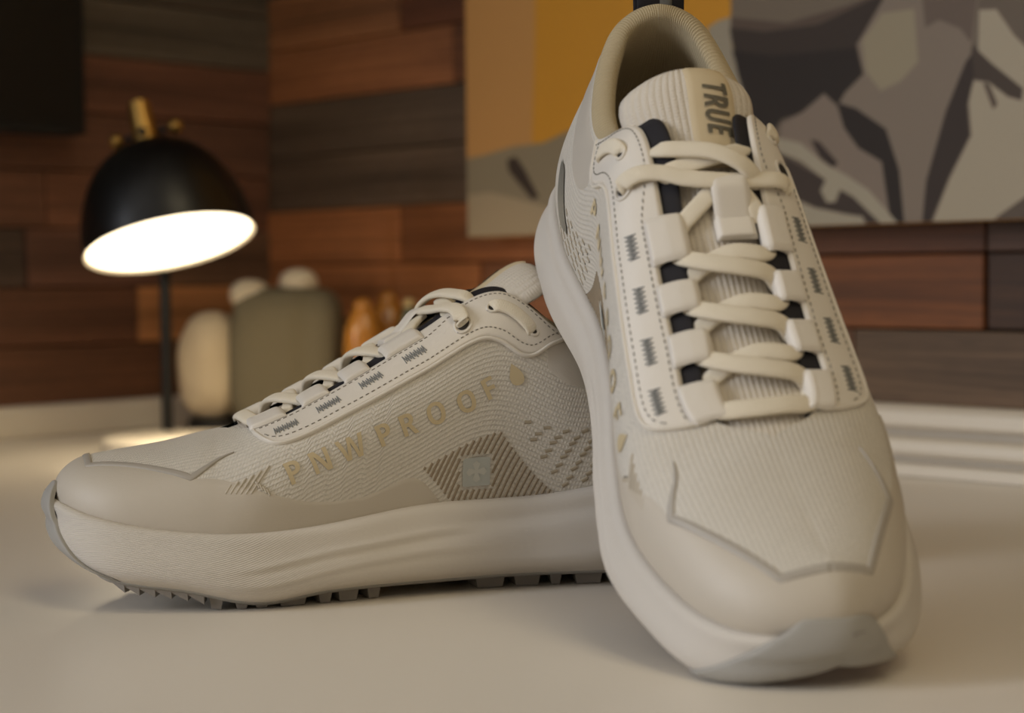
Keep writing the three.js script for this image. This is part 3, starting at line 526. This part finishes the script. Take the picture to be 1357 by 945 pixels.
    s = S(); s.grid(16, 10, (a, b) => { const t = mix(0.20, 0.287, a), c = mix(0.42, 0.24, a), h = 0.13 * Math.sin(Math.PI * clamp(a, 0.04, 0.96)) + 0.01; return on(side, t, clamp(c + (b - 0.5) * 2 * h, 0.03, 1), 0.0005); }, (a, b) => [a * 0.03, b * 0.02], side > 0);
    add('heel_reflector', s, M.reflect, root);
  }
  // heel pull tab
  s = S(); { const T = SH.top(1, 0), c = [T[0] - 0.001, T[1] - 0.003, T[2] - 0.002], pts = [[c[0] - 0.0015, c[1] - 0.014, c[2]], [c[0] - 0.0035, c[1], c[2]], [c[0] - 0.0045, c[1] + 0.008, c[2]], [c[0] - 0.001, c[1] + 0.0125, c[2]], [c[0] + 0.003, c[1] + 0.010, c[2]], [c[0] + 0.0045, c[1] + 0.002, c[2]], [c[0] + 0.006, c[1] - 0.004, c[2]]];
    tube(s, pts, 0.020, 0.0022, (k) => { const a = k * 5.2; return [-Math.cos(a * 0.6), Math.sin(a * 0.6), 0]; });
    const tab = add('pull_tab', s, M.black, root, 'black heel pull tab'); s = S(); tube(s, pts.map((p) => [p[0], p[1], p[2] - 0.002]), 0.0065, 0.0029, (k) => { const a = k * 5.2; return [-Math.cos(a * 0.6), Math.sin(a * 0.6), 0]; }); part('stripe', s.geo(), M.reflect, tab); }
  // tongue, its label and lace keeper
  s = S(); s.grid(90, 28, (a, b) => tongueAt(a, mix(-1, 1, b), 1), (a, b) => [b * 0.044, a * 0.17]); s.grid(90, 28, (a, b) => tongueAt(a, mix(-1, 1, b), -1), (a, b) => [b * 0.044, a * 0.17], true);
  s.grid(1, 28, (a, b) => tongueAt(1, mix(-1, 1, b), 1 - 2 * a), null);
  const tongue = add('tongue', s, M.tongue);
  const LW = -0.30, sAtX = (x) => { let a = 0, b = 1; for (let i = 0; i < 30; i++) { const m = (a + b) / 2; if (keyed(TG, m)[0] > x) a = m; else b = m; } return a; };
  const lblAt = (x, y, off) => { const sv = clamp(sAtX(0.0920 + x * 0.9), 0, 0.999), hw = keyed(TG, sv)[2]; return tongueOn(Math.max(0.01, Math.min(0.995, sv)), clamp(LW + y / hw, -0.99, 0.99), off); };
  s = S(); s.grid(30, 12, (a, b) => { const x = a * 0.042, y = mix(-0.0092, 0.0092, b), d = Math.min(b, 1 - b) * 14; return lblAt(x, y, 0.0009 * Math.min(1, d) - 0.0001); }, (a, b) => [a * 0.04, b * 0.016], true);
  const lab = part('tongue_label', s.geo(), M.label, tongue, 'beige tongue label');
  s = S(); { const shapes = font.generateShapes('TRUE', 1), sh2 = shapes; shapeOn(s, sh2, (x, y, off) => lblAt(0.0065 + x * 0.70 + y * 0.16, -y, off), 0.0014, 0, 0.36, 0.0092); }
  part('lettering', s.geo(), M.print, tongue);
  // laces ---------------------------------------------------------------
  const L = (t, w, h) => { const c = throat(t, w); return V(c, UPT, h + 0.0016 * (1 - w * w)); };
  const lace = (pts, up = UPT, w = 0.0068, h = 0.0028) => { s = S(); tube(s, pts, w, h, up); part('lace', s.geo(), M.lace, root); };
  lace([L(0.670, 0.95, -0.003), L(0.684, 0.86, 0.0002), L(0.689, 0.35, 0.0020), L(0.689, -0.35, 0.0020), L(0.686, -0.86, 0.0002), L(0.672, -0.95, -0.003)]);
  for (const th of [0.5655, 0.608, 0.650]) {
    lace([L(th - 0.016, 0.92, -0.003), L(th - 0.009, 0.74, 0.0002), L(th + 0.000, 0.30, 0.0024), L(th + 0.006, -0.25, 0.0026), L(th + 0.010, -0.74, 0.0006), L(th + 0.017, -0.95, -0.003)]);
    lace([L(th - 0.014, -0.95, -0.003), L(th - 0.007, -0.76, 0.0004), L(th - 0.009, -0.2, 0.0010), L(th - 0.005, 0.28, -0.0008), L(th + 0.002, 0.62, -0.0016), L(th + 0.012, 0.92, -0.004)]);
  }
  lace([on(1, 0.470, 0.795, -0.001), on(1, 0.471, 0.83, 0.003), on(1, 0.473, 0.92, 0.0032), L(0.479, 0.92, 0.0022), L(0.487, 0.5, 0.0024), L(0.492, 0, 0.0028), L(0.494, -0.5, 0.0024), L(0.493, -0.92, 0.002), on(-1, 0.491, 0.92, 0.0032), on(-1, 0.490, 0.86, 0.003), on(-1, 0.489, 0.81, -0.001)]);
  lace([L(0.446, 0.98, -0.005), L(0.455, 0.84, 0.0012), L(0.461, 0.4, 0.003), L(0.468, -0.1, 0.0046), L(0.478, -0.55, 0.005), L(0.488, -0.85, 0.003), L(0.498, -0.98, -0.003)]);
  lace([L(0.484, 0.98, -0.004), L(0.478, 0.78, 0.0008), L(0.474, 0.3, 0.0012), L(0.469, -0.2, 0.0014), L(0.463, -0.7, 0.0002), L(0.450, -0.98, -0.004)]);
  lace([L(0.497, -0.05, 0.0006), L(0.506, 0.15, 0.0008), L(0.518, 0.48, 0.0006), L(0.527, 0.72, -0.0006), L(0.540, 0.85, -0.003)]);
  lace([L(0.497, -0.55, 0.0006), L(0.508, -0.68, 0.0008), L(0.520, -0.82, 0.0004), L(0.533, -0.92, -0.003)]);
  for (const side of [1, -1]) { const a = [0.433, 0.842], b = [0.378, 0.788]; lace([0, 0.08, 0.3, 0.6, 0.92, 1].map((k) => on(side, mix(a[0], b[0], k), mix(a[1], b[1], k), k % 1 ? 0.0016 + 0.0008 * Math.sin(k * Math.PI) : -0.0012)), frame(side, 0.405, 0.815).n, 0.0062, 0.0024); }
  // keeper over the lace, in the middle of the tongue
  s = S(); { const kp = (t, y, h) => { const hw = Math.abs(SH.top(1, t)[2] - SH.top(-1, t)[2]) / 2; return L(t, -0.36 + y / hw, h); };
    s.grid(26, 12, (a, b) => { const t = mix(0.485, 0.526, a), y = mix(-0.0072, 0.0072, b), h = keyed([[0, 0.0010], [0.12, 0.0036], [0.35, 0.0047], [0.6, 0.0034], [1, 0.0004]], a)[0], d = Math.min(1, Math.min(b, 1 - b) * 10); return kp(t, y, h - 0.0012 * (1 - d)); }, (a, b) => [a * 0.02, b * 0.015], true);
    const keep = part('lace_keeper', s.geo(), M.stay, tongue);
    s = S(); s.grid(18, 12, (a, b) => { const t = mix(0.514, 0.543, a), y = mix(-0.0078, 0.0078, b), d = Math.min(1, Math.min(b, 1 - b, a, 1 - a) * 9); return kp(t, y, 0.0022 * Math.sqrt(1 - (1 - d) ** 2) - 0.0016); }, (a, b) => [a * 0.013, b * 0.015], true); part('keeper_patch', s.geo(), M.stay, tongue); }
  // lettering along the outer side
  const LT = [[0.656, 0.362], [0.628, 0.374], [0.594, 0.379], [0.557, 0.375], [0.528, 0.375], [0.494, 0.371], [0.456, 0.368], [0.428, 0.405], [0.396, 0.485]], word = 'PNWPROOF';
  const seq = mir < 0 ? LT : LT.slice().reverse();
  seq.forEach(([t, v], i) => {
    const a = seq[Math.max(0, i - 1)], b = seq[Math.min(8, i + 1)], pa = on(1, a[0], a[1]), pb = on(1, b[0], b[1]), f = frame(1, t, v), d = unit(sub(pb, pa)), e1 = unit(f.dt).map((x) => x * (mir < 0 ? -1 : 1)); let up = unit(sub(f.dv, e1.map((x) => x * dot(f.dv, e1))));
    const P = patch(1, t, v, mir < 0 ? -1 : 1, Math.atan2(dot(d, up), dot(d, e1))); s = S();
    if (i < 8) { const sh = font.generateShapes(word[i], 1), bb = new THREE.Box2(); sh.forEach((q) => q.getPoints().forEach((p) => bb.expandByPoint(p))); const c = bb.getCenter(new THREE.Vector2()); shapeOn(s, sh, P.at, 0.0004, c.x, c.y, 0.0092); }
    else shapeOn(s, dropShape, P.at, 0.0004, 0, 0, 0.0092);
    part(i < 8 ? 'letter' : 'drop_symbol', s.geo(), M.gold, root);
  });
  // striped flag with a small square emblem, perforation dashes
  {
    const P = patch(1, 0.425, 0.105, -1), corners = [[0.502, 0.150], [0.465, 0.012], [0.338, 0.014], [0.407, 0.243]];
    const f0 = frame(1, 0.425, 0.105), inv = ([t, v]) => { let x = 0, y = 0; for (let k = 0; k < 8; k++) { const [a, b] = P.map(x, y), e = 1e-4, [ax, bx] = P.map(x + e, y), [ay, by] = P.map(x, y + e), J = [(ax - a) / e, (ay - a) / e, (bx - b) / e, (by - b) / e], D = J[0] * J[3] - J[1] * J[2], r = [t - a, v - b]; x += (J[3] * r[0] - J[1] * r[1]) / D; y += (J[0] * r[1] - J[2] * r[0]) / D; } return [x, y]; };
    const poly = corners.map(inv), sq = [[0.454, 0.145], [0.418, 0.146], [0.417, 0.063], [0.449, 0.060]].map(inv), C = sq.reduce((a, q) => [a[0] + q[0] / 4, a[1] + q[1] / 4], [0, 0]), H = 0.0072;
    s = S(); const dir = unit([0.42, 0.91, 0]), per = [dir[1], -dir[0]];
    const clip = (pg, o) => { const h = []; pg.forEach((p, i) => { const q = pg[(i + 1) % pg.length], a = p[0] * per[0] + p[1] * per[1] - o, b = q[0] * per[0] + q[1] * per[1] - o; if (a * b < 0) { const k = a / (a - b), x = mix(p[0], q[0], k), y = mix(p[1], q[1], k); h.push(x * dir[0] + y * dir[1]); } }); return h.sort((a, b) => a - b); };
    const box = [[C[0] - H, C[1] - H], [C[0] + H, C[1] - H], [C[0] + H, C[1] + H], [C[0] - H, C[1] + H]];
    for (let o = -0.05; o < 0.05; o += 0.00235) {
      const h = clip(poly, o); if (h.length < 2) continue; const g = clip(box, o), runs = g.length === 2 ? [[h[0], Math.min(g[0], h[1])], [Math.max(g[1], h[0]), h[1]]] : [[h[0], h[1]]];
      for (const [a, b] of runs) if (b - a > 0.0012) { const pts = [], nor = []; for (let i = 0; i <= 6; i++) { const r = mix(a + 0.0004, b - 0.0004, i / 6), [t, v] = P.map(per[0] * o + dir[0] * r, per[1] * o + dir[1] * r), f = frame(1, t, v); pts.push(f.p); nor.push(f.n); } strip(s, pts, nor, 0.0011, 0.0004); }
    }
    const flag = add('striped_flag', s, M.stripe, root, 'brown diagonal stripes forming a lozenge');
    const rr = (h, r) => { const q = new THREE.Shape(); q.moveTo(-h + r, -h); q.lineTo(h - r, -h); q.quadraticCurveTo(h, -h, h, -h + r); q.lineTo(h, h - r); q.quadraticCurveTo(h, h, h - r, h); q.lineTo(-h + r, h); q.quadraticCurveTo(-h, h, -h, h - r); q.lineTo(-h, -h + r); q.quadraticCurveTo(-h, -h, -h + r, -h); return [q]; };
    s = S(); shapeOn(s, rr(0.0061, 0.0012), (x, y, off) => P.at(C[0] + x, C[1] + y, off), 0.00075, 0, 0, 1); const em = part('emblem', s.geo(), M.logo, flag, 'grey rounded square emblem with a pale four-petal mark');
    s = S(); for (let k = 0; k < 4; k++) { const a = k * Math.PI / 2, q = new THREE.Shape(), R = (x, y) => [x * Math.cos(a) - y * Math.sin(a), x * Math.sin(a) + y * Math.cos(a)]; q.moveTo(...R(0.0004, 0.0)); q.lineTo(...R(0.0017, 0.0034)); q.lineTo(...R(0, 0.0046)); q.lineTo(...R(-0.0017, 0.0034)); q.lineTo(...R(-0.0004, 0)); shapeOn(s, [q], (x, y, off) => P.at(C[0] + x, C[1] + y, off), 0.0009, 0, 0, 1); }
    part('emblem_mark', s.geo(), M.logoMark, flag);
    s = S();
    for (let r = 0; r < 9; r++) for (let k = 0; k < 9; k++) {
      const w = r / 8, lo = mix(0.328, 0.376, Math.min(1, w * 1.1)), t = lo - (k + (r % 2) * 0.5) * 0.0235, v = mix(0.05, 0.31, w) + 0.012 * k; if (t < 0.245 || v > 0.36) continue;
      const Q = patch(1, t, v, -1, 0.42), pts = [], nor = []; for (let i = 0; i <= 2; i++) { const [a, b] = Q.map((i - 1) * 0.0015, 0), f = frame(1, a, b); pts.push(f.p); nor.push(f.n); } strip(s, pts, nor, 0.0015, 0.0003);
    }
    const pf = add('perforations', s, M.perf, root); pf.userData.kind = 'stuff';
  }
}
// ---------- the pair ----------
{
  const a = thing('running_shoe', 'white knit running shoe lying flat, toe left, striped outer side showing', 'shoe', [-0.0477, 0, -0.7482], 'pair of white running shoes');
  a.rotation.y = Math.PI + 0.3151; makeShoe(-1, [0.15, 0, 0], a);
  const P = { bx: 0.0912, by: -0.0020, bz: -0.5842, yaw: 0.1528, pitch: 0.5894, roll: 0.1070 }, c = Math.cos, n = Math.sin;
  const X = [0, -n(P.pitch), c(P.pitch)], Y0 = [0, c(P.pitch), n(P.pitch)], Z0 = [-1, 0, 0], ry = (v) => new THREE.Vector3(v[0] * c(P.yaw) + v[2] * n(P.yaw), v[1], -v[0] * n(P.yaw) + v[2] * c(P.yaw));
  const Y = Y0.map((v, i) => v * c(P.roll) + Z0[i] * n(P.roll)), Z = Z0.map((v, i) => v * c(P.roll) - Y0[i] * n(P.roll)), mx = new THREE.Matrix4().makeBasis(ry(X), ry(Y), ry(Z)), O = [0.245, 0.006, 0.03];
  const b = thing('running_shoe', 'white knit running shoe propped heel-up on the other, laces and toe cap facing forward', 'shoe', [0, 0, 0], 'pair of white running shoes');
  b.quaternion.setFromRotationMatrix(mx); b.position.set(P.bx, P.by, P.bz).add(new THREE.Vector3(O[0] - 0.27, O[1], O[2]).multiplyScalar(0.995).applyMatrix4(mx));
  b.scale.setScalar(0.995); makeShoe(1, O, b);
}

// ---------- desk lamp: black dome on a thin pole, pale round base ----------
{
  const lp = thing('desk_lamp', 'lit black dome desk lamp with brass joint on a thin black pole', 'lamp', [-0.2545, 0, -1.29]);
  const blackM = std({ color: 0x0d0b0a, roughness: 0.38 }), brass = std({ color: 0xb08a4a, roughness: 0.35, metalness: 0.9 }), inner = std({ color: 0xf0e6d6, roughness: 0.6 });
  part('base', new THREE.LatheGeometry([[0.0001, 0], [0.059, 0], [0.062, 0.002], [0.062, 0.010], [0.059, 0.0125], [0.0001, 0.013]].map((q) => new THREE.Vector2(...q)), 48), std({ color: 0xd8cfc0, roughness: 0.4 }), lp, 'pale round base').position.set(0.0, 0, -0.032);
  part('arm', new THREE.CylinderGeometry(0.0032, 0.0032, 0.082, 12).rotateX(Math.PI / 2).translate(-0.021, 0.244, -0.041), blackM, lp);
  part('pole', new THREE.CylinderGeometry(0.0046, 0.0046, 0.235, 16).translate(-0.021, 0.1295, -0.078), blackM, lp);
  const head = new THREE.Group(); head.name = 'lamp_head'; head.position.set(0.0, 0.1593, 0.004); head.rotation.set(-0.24, 0, 0.245, 'ZXY'); lp.add(head);
  const prof = [[0.0640, 0], [0.0631, 0.016], [0.0586, 0.036], [0.0495, 0.055], [0.036, 0.070], [0.021, 0.0785], [0.010, 0.0815]], curve = new THREE.SplineCurve(prof.map((q) => new THREE.Vector2(...q))).getPoints(40);
  part('shade', new THREE.LatheGeometry([...curve, new THREE.Vector2(0.0001, 0.082)], 64), blackM, head);
  part('shade_lining', new THREE.LatheGeometry([new THREE.Vector2(0.0640, 0), ...curve.map((q) => new THREE.Vector2(q.x * 0.975, q.y * 0.96 + 0.0008))], 64), inner, head);
  const glow = std({ color: 0x111111, emissive: LAMP_COLOR, emissiveIntensity: LAMP_GLOW });
  part('diffuser', new THREE.CylinderGeometry(0.0612, 0.0612, 0.002, 64).translate(0, 0.003, 0), glow, head, 'glowing white opening');
  part('neck', new THREE.CylinderGeometry(0.0085, 0.010, 0.034, 24).translate(-0.0005, 0.097, 0), brass, head, 'brass neck');
  for (const s of [-1, 1]) part('knob', new THREE.SphereGeometry(0.0058, 20, 14).translate(s * 0.023, 0.089, 0), brass, head, 'small brass knob');
  part('yoke', new THREE.CylinderGeometry(0.0022, 0.0022, 0.046, 12).rotateZ(Math.PI / 2).translate(0, 0.089, 0), blackM, head);
  const sp = new THREE.SpotLight(LAMP_COLOR, LAMP, 0, 0.56, 0.45, 2); sp.castShadow = true; sp.shadow.radius = 2.6; sp.position.set(0, -0.002, 0); sp.target.position.set(0, -1, 0); head.add(sp, sp.target);
}
// ---------- small things on the desk behind the shoes ----------
{
  const bumpStone = dataTex(256, 256, (u, v) => 0.6 * vnoise(u * 8, v * 8, 8, 8) + 0.4 * vnoise(u * 24, v * 24, 24, 24), false, 1, 1);
  const lumpy = (rx, ry, h, pw, amp, sd, mat, name, parent) => {  // soft block: superelliptic plan, rounded top
    const g = new THREE.SphereGeometry(1, 48, 32), p = g.attributes.position;
    for (let i = 0; i < p.count; i++) {
      let x = p.getX(i), y = p.getY(i), z = p.getZ(i); const q = (a) => Math.sign(a) * Math.abs(a) ** pw, n = 1 + amp * (vnoise(x * 2 + sd + 8, y * 2 + z + 8, 64, 64) - 0.5);
      p.setXYZ(i, q(x) * rx * n, (q(y) * 0.5 + 0.5) * h, q(z) * ry * n);
    }
    g.computeVertexNormals(); return part(name, g, mat, parent);
  };
  const cream = std({ color: 0xeedab9, roughness: 0.7, bumpMap: bumpStone, bumpScale: 0.002 }), olive = std({ color: 0x7e755f, roughness: 0.85, bumpMap: bumpStone, bumpScale: 0.002 }), pale = std({ color: 0xf4e5c9, roughness: 0.75 }), dark = std({ color: 0x1d1814, roughness: 0.6 });  // cream and pale lightened, lamp glow put into their colour
  const a = thing('rounded_ornament', 'small cream rounded ornament on a dark foot beside the lamp pole', 'ornament', [-0.262, 0, -1.50]);
  part('foot', new THREE.CylinderGeometry(0.024, 0.026, 0.012, 32).translate(0.003, 0.006, 0), dark, a, 'dark foot');
  const ab = lumpy(0.0305, 0.029, 0.095, 0.88, 0.14, 3, cream, 'body', a); ab.position.y = 0.010;
  const b = thing('block_ornament', 'larger grey-green block ornament with pale rounded lumps on top', 'ornament', [-0.194, 0, -1.49]);
  lumpy(0.048, 0.037, 0.126, 0.45, 0.08, 11, olive, 'body', b);
  for (const [x, y, z, r] of [[-0.031, 0.119, 0.012, 0.017], [0.010, 0.128, 0.004, 0.017]]) { const k = lumpy(r, r, r * 1.5, 0.9, 0.1, x * 50, pale, 'lump', b); k.position.set(x, y - r * 0.7, z); }
  const amber = std({ color: 0xb5792e, roughness: 0.25, clearcoat: 0.6 }), bottleGreen = std({ color: 0x4a4a34, roughness: 0.35, clearcoat: 0.5 });
  const vase = (x, z, r, h, mat, cap, label) => { const t = thing('rounded_bottle', label, 'bottle', [x, 0, z]); part('body', new THREE.LatheGeometry(new THREE.SplineCurve([[0.0001, 0], [r * 0.8, 0.001], [r * 0.95, h * 0.25], [r, h * 0.72], [r * 0.75, h * 0.9], [r * 0.4, h * 0.98], [0.0001, h]].map((q) => new THREE.Vector2(...q))).getPoints(40), 36), mat, t); part('stopper', new THREE.SphereGeometry(r * 0.5, 20, 14).translate(0, h - r * 0.1, 0), cap, t); };
  vase(-0.1226, -1.42, 0.0165, 0.110, amber, amber, 'amber bottle next to the block ornament, brightest of the amber pair');
  vase(-0.104, -1.455, 0.0165, 0.115, amber, amber, 'amber bottle half behind the brighter amber bottle');
  vase(-0.0845, -1.42, 0.0105, 0.112, bottleGreen, std({ color: 0xc0a878, roughness: 0.4 }), 'dark bottle with a pale gold top beside the laces');
}
// ---------- screen on the left wall, painting on the right wall ----------
{
  const s = thing('wall_screen', 'black flat screen on the plank wall above the lamp', 'screen', [0, 0, 0]); put(s, 0.016, 0.256, 0.234);
  part('housing', new RoundedBoxGeometry(0.035, 0.46, 0.80, 2, 0.003).translate(0.0175, 0.23, 0.40), std({ color: 0x050505, roughness: 0.6 }), s);
  part('glass', new THREE.BoxGeometry(0.001, 0.44, 0.78).translate(0.0355, 0.23, 0.40), std({ color: 0x030303, roughness: 0.5 }), s);
}
{
  // flat print in the picture's own units: x 0..74 along the canvas, y 0..70 upwards, one unit is 1 cm
  const W = 1024, H = 1024, cv = document.createElement('canvas'); cv.width = W; cv.height = H; const g = cv.getContext('2d');
  const X = (x) => x / 74 * W, Y = (y) => H - y / 70 * H;
  const fill = (c, pts) => { g.fillStyle = c; g.beginPath(); pts.forEach(([x, y], i) => i ? g.lineTo(X(x), Y(y)) : g.moveTo(X(x), Y(y))); g.closePath(); g.fill(); };
  g.fillStyle = '#cb8f26'; g.fillRect(0, 0, W, H);
  fill('#c18f52', [[-1.2, 44.2], [8.4, 41.9], [7.8, 14.9], [7.4, 6.6], [-1.7, 3.4]]);
  fill('#8d8068', [[-1.7, 6.2], [1.9, 6.5], [5.3, 7.0], [8.6, 7.1], [11.9, 8.0], [15.0, 9.0], [28.4, 9.1], [28.9, -2.0], [-1.8, -1.6]]);
  fill('#a8967a', [[-1.7, 3.3], [2.7, 3.5], [6.9, 2.6], [10.6, 1.7], [14.9, -0.7], [-1.8, -1.9]]);
  fill('#3a2c22', [[4.6, 6.0], [5.6, 6.2], [6.6, 5.1], [8.1, 2.9], [7.4, 2.7], [6.1, 3.9], [4.8, 5.1]]);
  fill('#9d9482', [[24.8, 14.2], [25.8, 14.6], [27.3, 14.8], [27.0, 12.9], [28.1, 9.1], [29.0, 6.4], [26.4, 6.6]]);
  fill('#6a5e52', [[28, -2], [28.5, 8], [34, 13], [48, 28], [80, 28], [80, -2]]);
  fill('#75695b', [[27.2, 26.7], [46.2, 23.2], [46.0, 11.0], [39.5, 13.1], [29.1, 12.7], [26.9, 14.5]]);
  fill('#5a4c42', [[26.9, 14.7], [31.7, 13.8], [36.6, 14.4], [39.5, 15.1], [38.3, 11.2], [29.1, 11.6], [26.9, 13.4]]);
  fill('#3a302a', [[26.8, 14.0], [29.8, 13.4], [34.2, 13.4], [37.8, 14.4], [39.6, 14.9], [38.3, 12.7], [37.2, 11.8], [37.8, 9.8], [36.3, 8.7], [35.8, 7.9], [34.7, 8.8], [33.0, 7.6], [31.2, 7.3], [30.2, 6.1], [29.0, 6.8], [27.5, 10.7]]);
  fill('#2b231f', [[27.0, 12.4], [30.4, 11.7], [34.1, 11.6], [37.2, 11.6], [37.7, 9.9], [36.3, 8.7], [35.7, 8.0], [34.7, 8.8], [33.0, 7.7], [31.2, 7.3], [30.2, 6.1], [28.8, 7.5]]);
  fill('#85786b', [[39.6, 14.9], [46.4, 15.6], [45.8, 11.0], [44.9, 7.7], [43.3, 4.5], [42.5, -0.0], [40.7, 0.0], [39.7, 4.2], [38.3, 6.8], [35.9, 8.0], [36.4, 8.7], [37.8, 9.8], [37.3, 11.8]]);
  fill('#9a8f78', [[37.7, 12.0], [39.2, 13.6], [41.6, 13.6], [41.9, 10.2], [40.6, 9.1], [39.1, 8.6], [38.0, 9.9]]);
  fill('#6a5c52', [[42.1, 15.2], [46.2, 14.7], [45.7, 11.0], [44.9, 12.0], [43.4, 12.7], [42.4, 12.3]]);
  fill('#85776b', [[31.2, 7.0], [33.0, 7.7], [34.7, 8.8], [35.9, 7.7], [37.1, 5.9], [39.2, 4.1], [40.2, -0.0], [37.6, 1.7], [35.3, 3.4], [31.0, 5.7]]);
  fill('#2b231f', [[35.7, 8.1], [37.2, 7.6], [39.5, 6.1], [40.5, 3.4], [40.9, -0.1], [39.9, -0.1], [39.2, 4.0], [37.4, 5.0], [36.3, 6.4]]);
  fill('#382d28', [[33.6, 5.8], [34.3, 5.6], [35.8, 4.1], [35.4, 3.8], [34.4, 4.5]]);
  fill('#40352f', [[31.2, 4.9], [34.7, 3.1], [37.6, 1.9], [39.5, -0.1], [35.8, -0.1], [32.6, 1.0]]);
  fill('#a59c89', [[30.5, 6.2], [32.8, 5.6], [34.8, 4.1], [36.6, 3.2], [38.2, 2.2], [40.5, -0.1], [39.2, -0.1], [37.0, 1.8], [36.0, 2.3], [35.6, 1.5], [34.9, 1.5], [34.4, 2.3], [34.8, 3.0], [32.8, 4.4], [31.0, 5.1]]);
  fill('#a59c89', [[31.9, 2.0], [34.0, 1.2], [36.4, 0.7], [37.7, 0.5], [38.2, -0.3], [32.8, -0.1]]);
  fill('#3a302b', [[45.3, 9.9], [46.2, 10.8], [46.0, 8.6], [45.4, 7.2], [45.6, 5.3], [44.1, 2.7], [42.8, -0.1], [42.2, -0.2], [42.5, 2.6], [43.9, 6.9]]);
  fill('#aba08c', [[46.2, 13.0], [47.4, 12.9], [48.6, 11.2], [49.7, 10.1], [52.6, 8.0], [56.3, -0.7], [42.8, -0.4], [44.2, 2.7], [45.7, 5.3], [45.5, 7.4], [45.7, 8.2], [46.1, 9.5]]);
  fill('#4a3f37', [[45.7, 10.9], [47.1, 9.6], [49.2, 7.9], [49.1, 7.2], [48.2, 7.5], [46.9, 8.5], [45.9, 8.7]]);
  fill('#5a4d43', [[46.5, 8.5], [46.9, 8.4], [47.5, 7.1], [47.2, 6.8]]);
  fill('#5f5349', [[47.4, 0.1], [49.7, 1.5], [52.5, 2.2], [53.5, -0.6], [47.5, -0.6]]);
  const tex = new THREE.CanvasTexture(cv); tex.colorSpace = THREE.SRGBColorSpace;
  const t = thing('canvas_painting', 'abstract canvas of grey, white and black shapes on ochre hung on planks', 'painting'); put(t, 0, 0.1655, 0);
  part('canvas', new THREE.BoxGeometry(0.74, 0.70, 0.026), std({ color: 0xb98a44, roughness: 0.8 }), t).position.set(0.324 + 0.37, 0.35, 0.0365);
  const face = part('print', new THREE.PlaneGeometry(0.74, 0.70), std({ map: tex, roughness: 0.75 }), t); face.position.set(0.324 + 0.37, 0.35, 0.0499);
}
renderer.render(scene, camera);
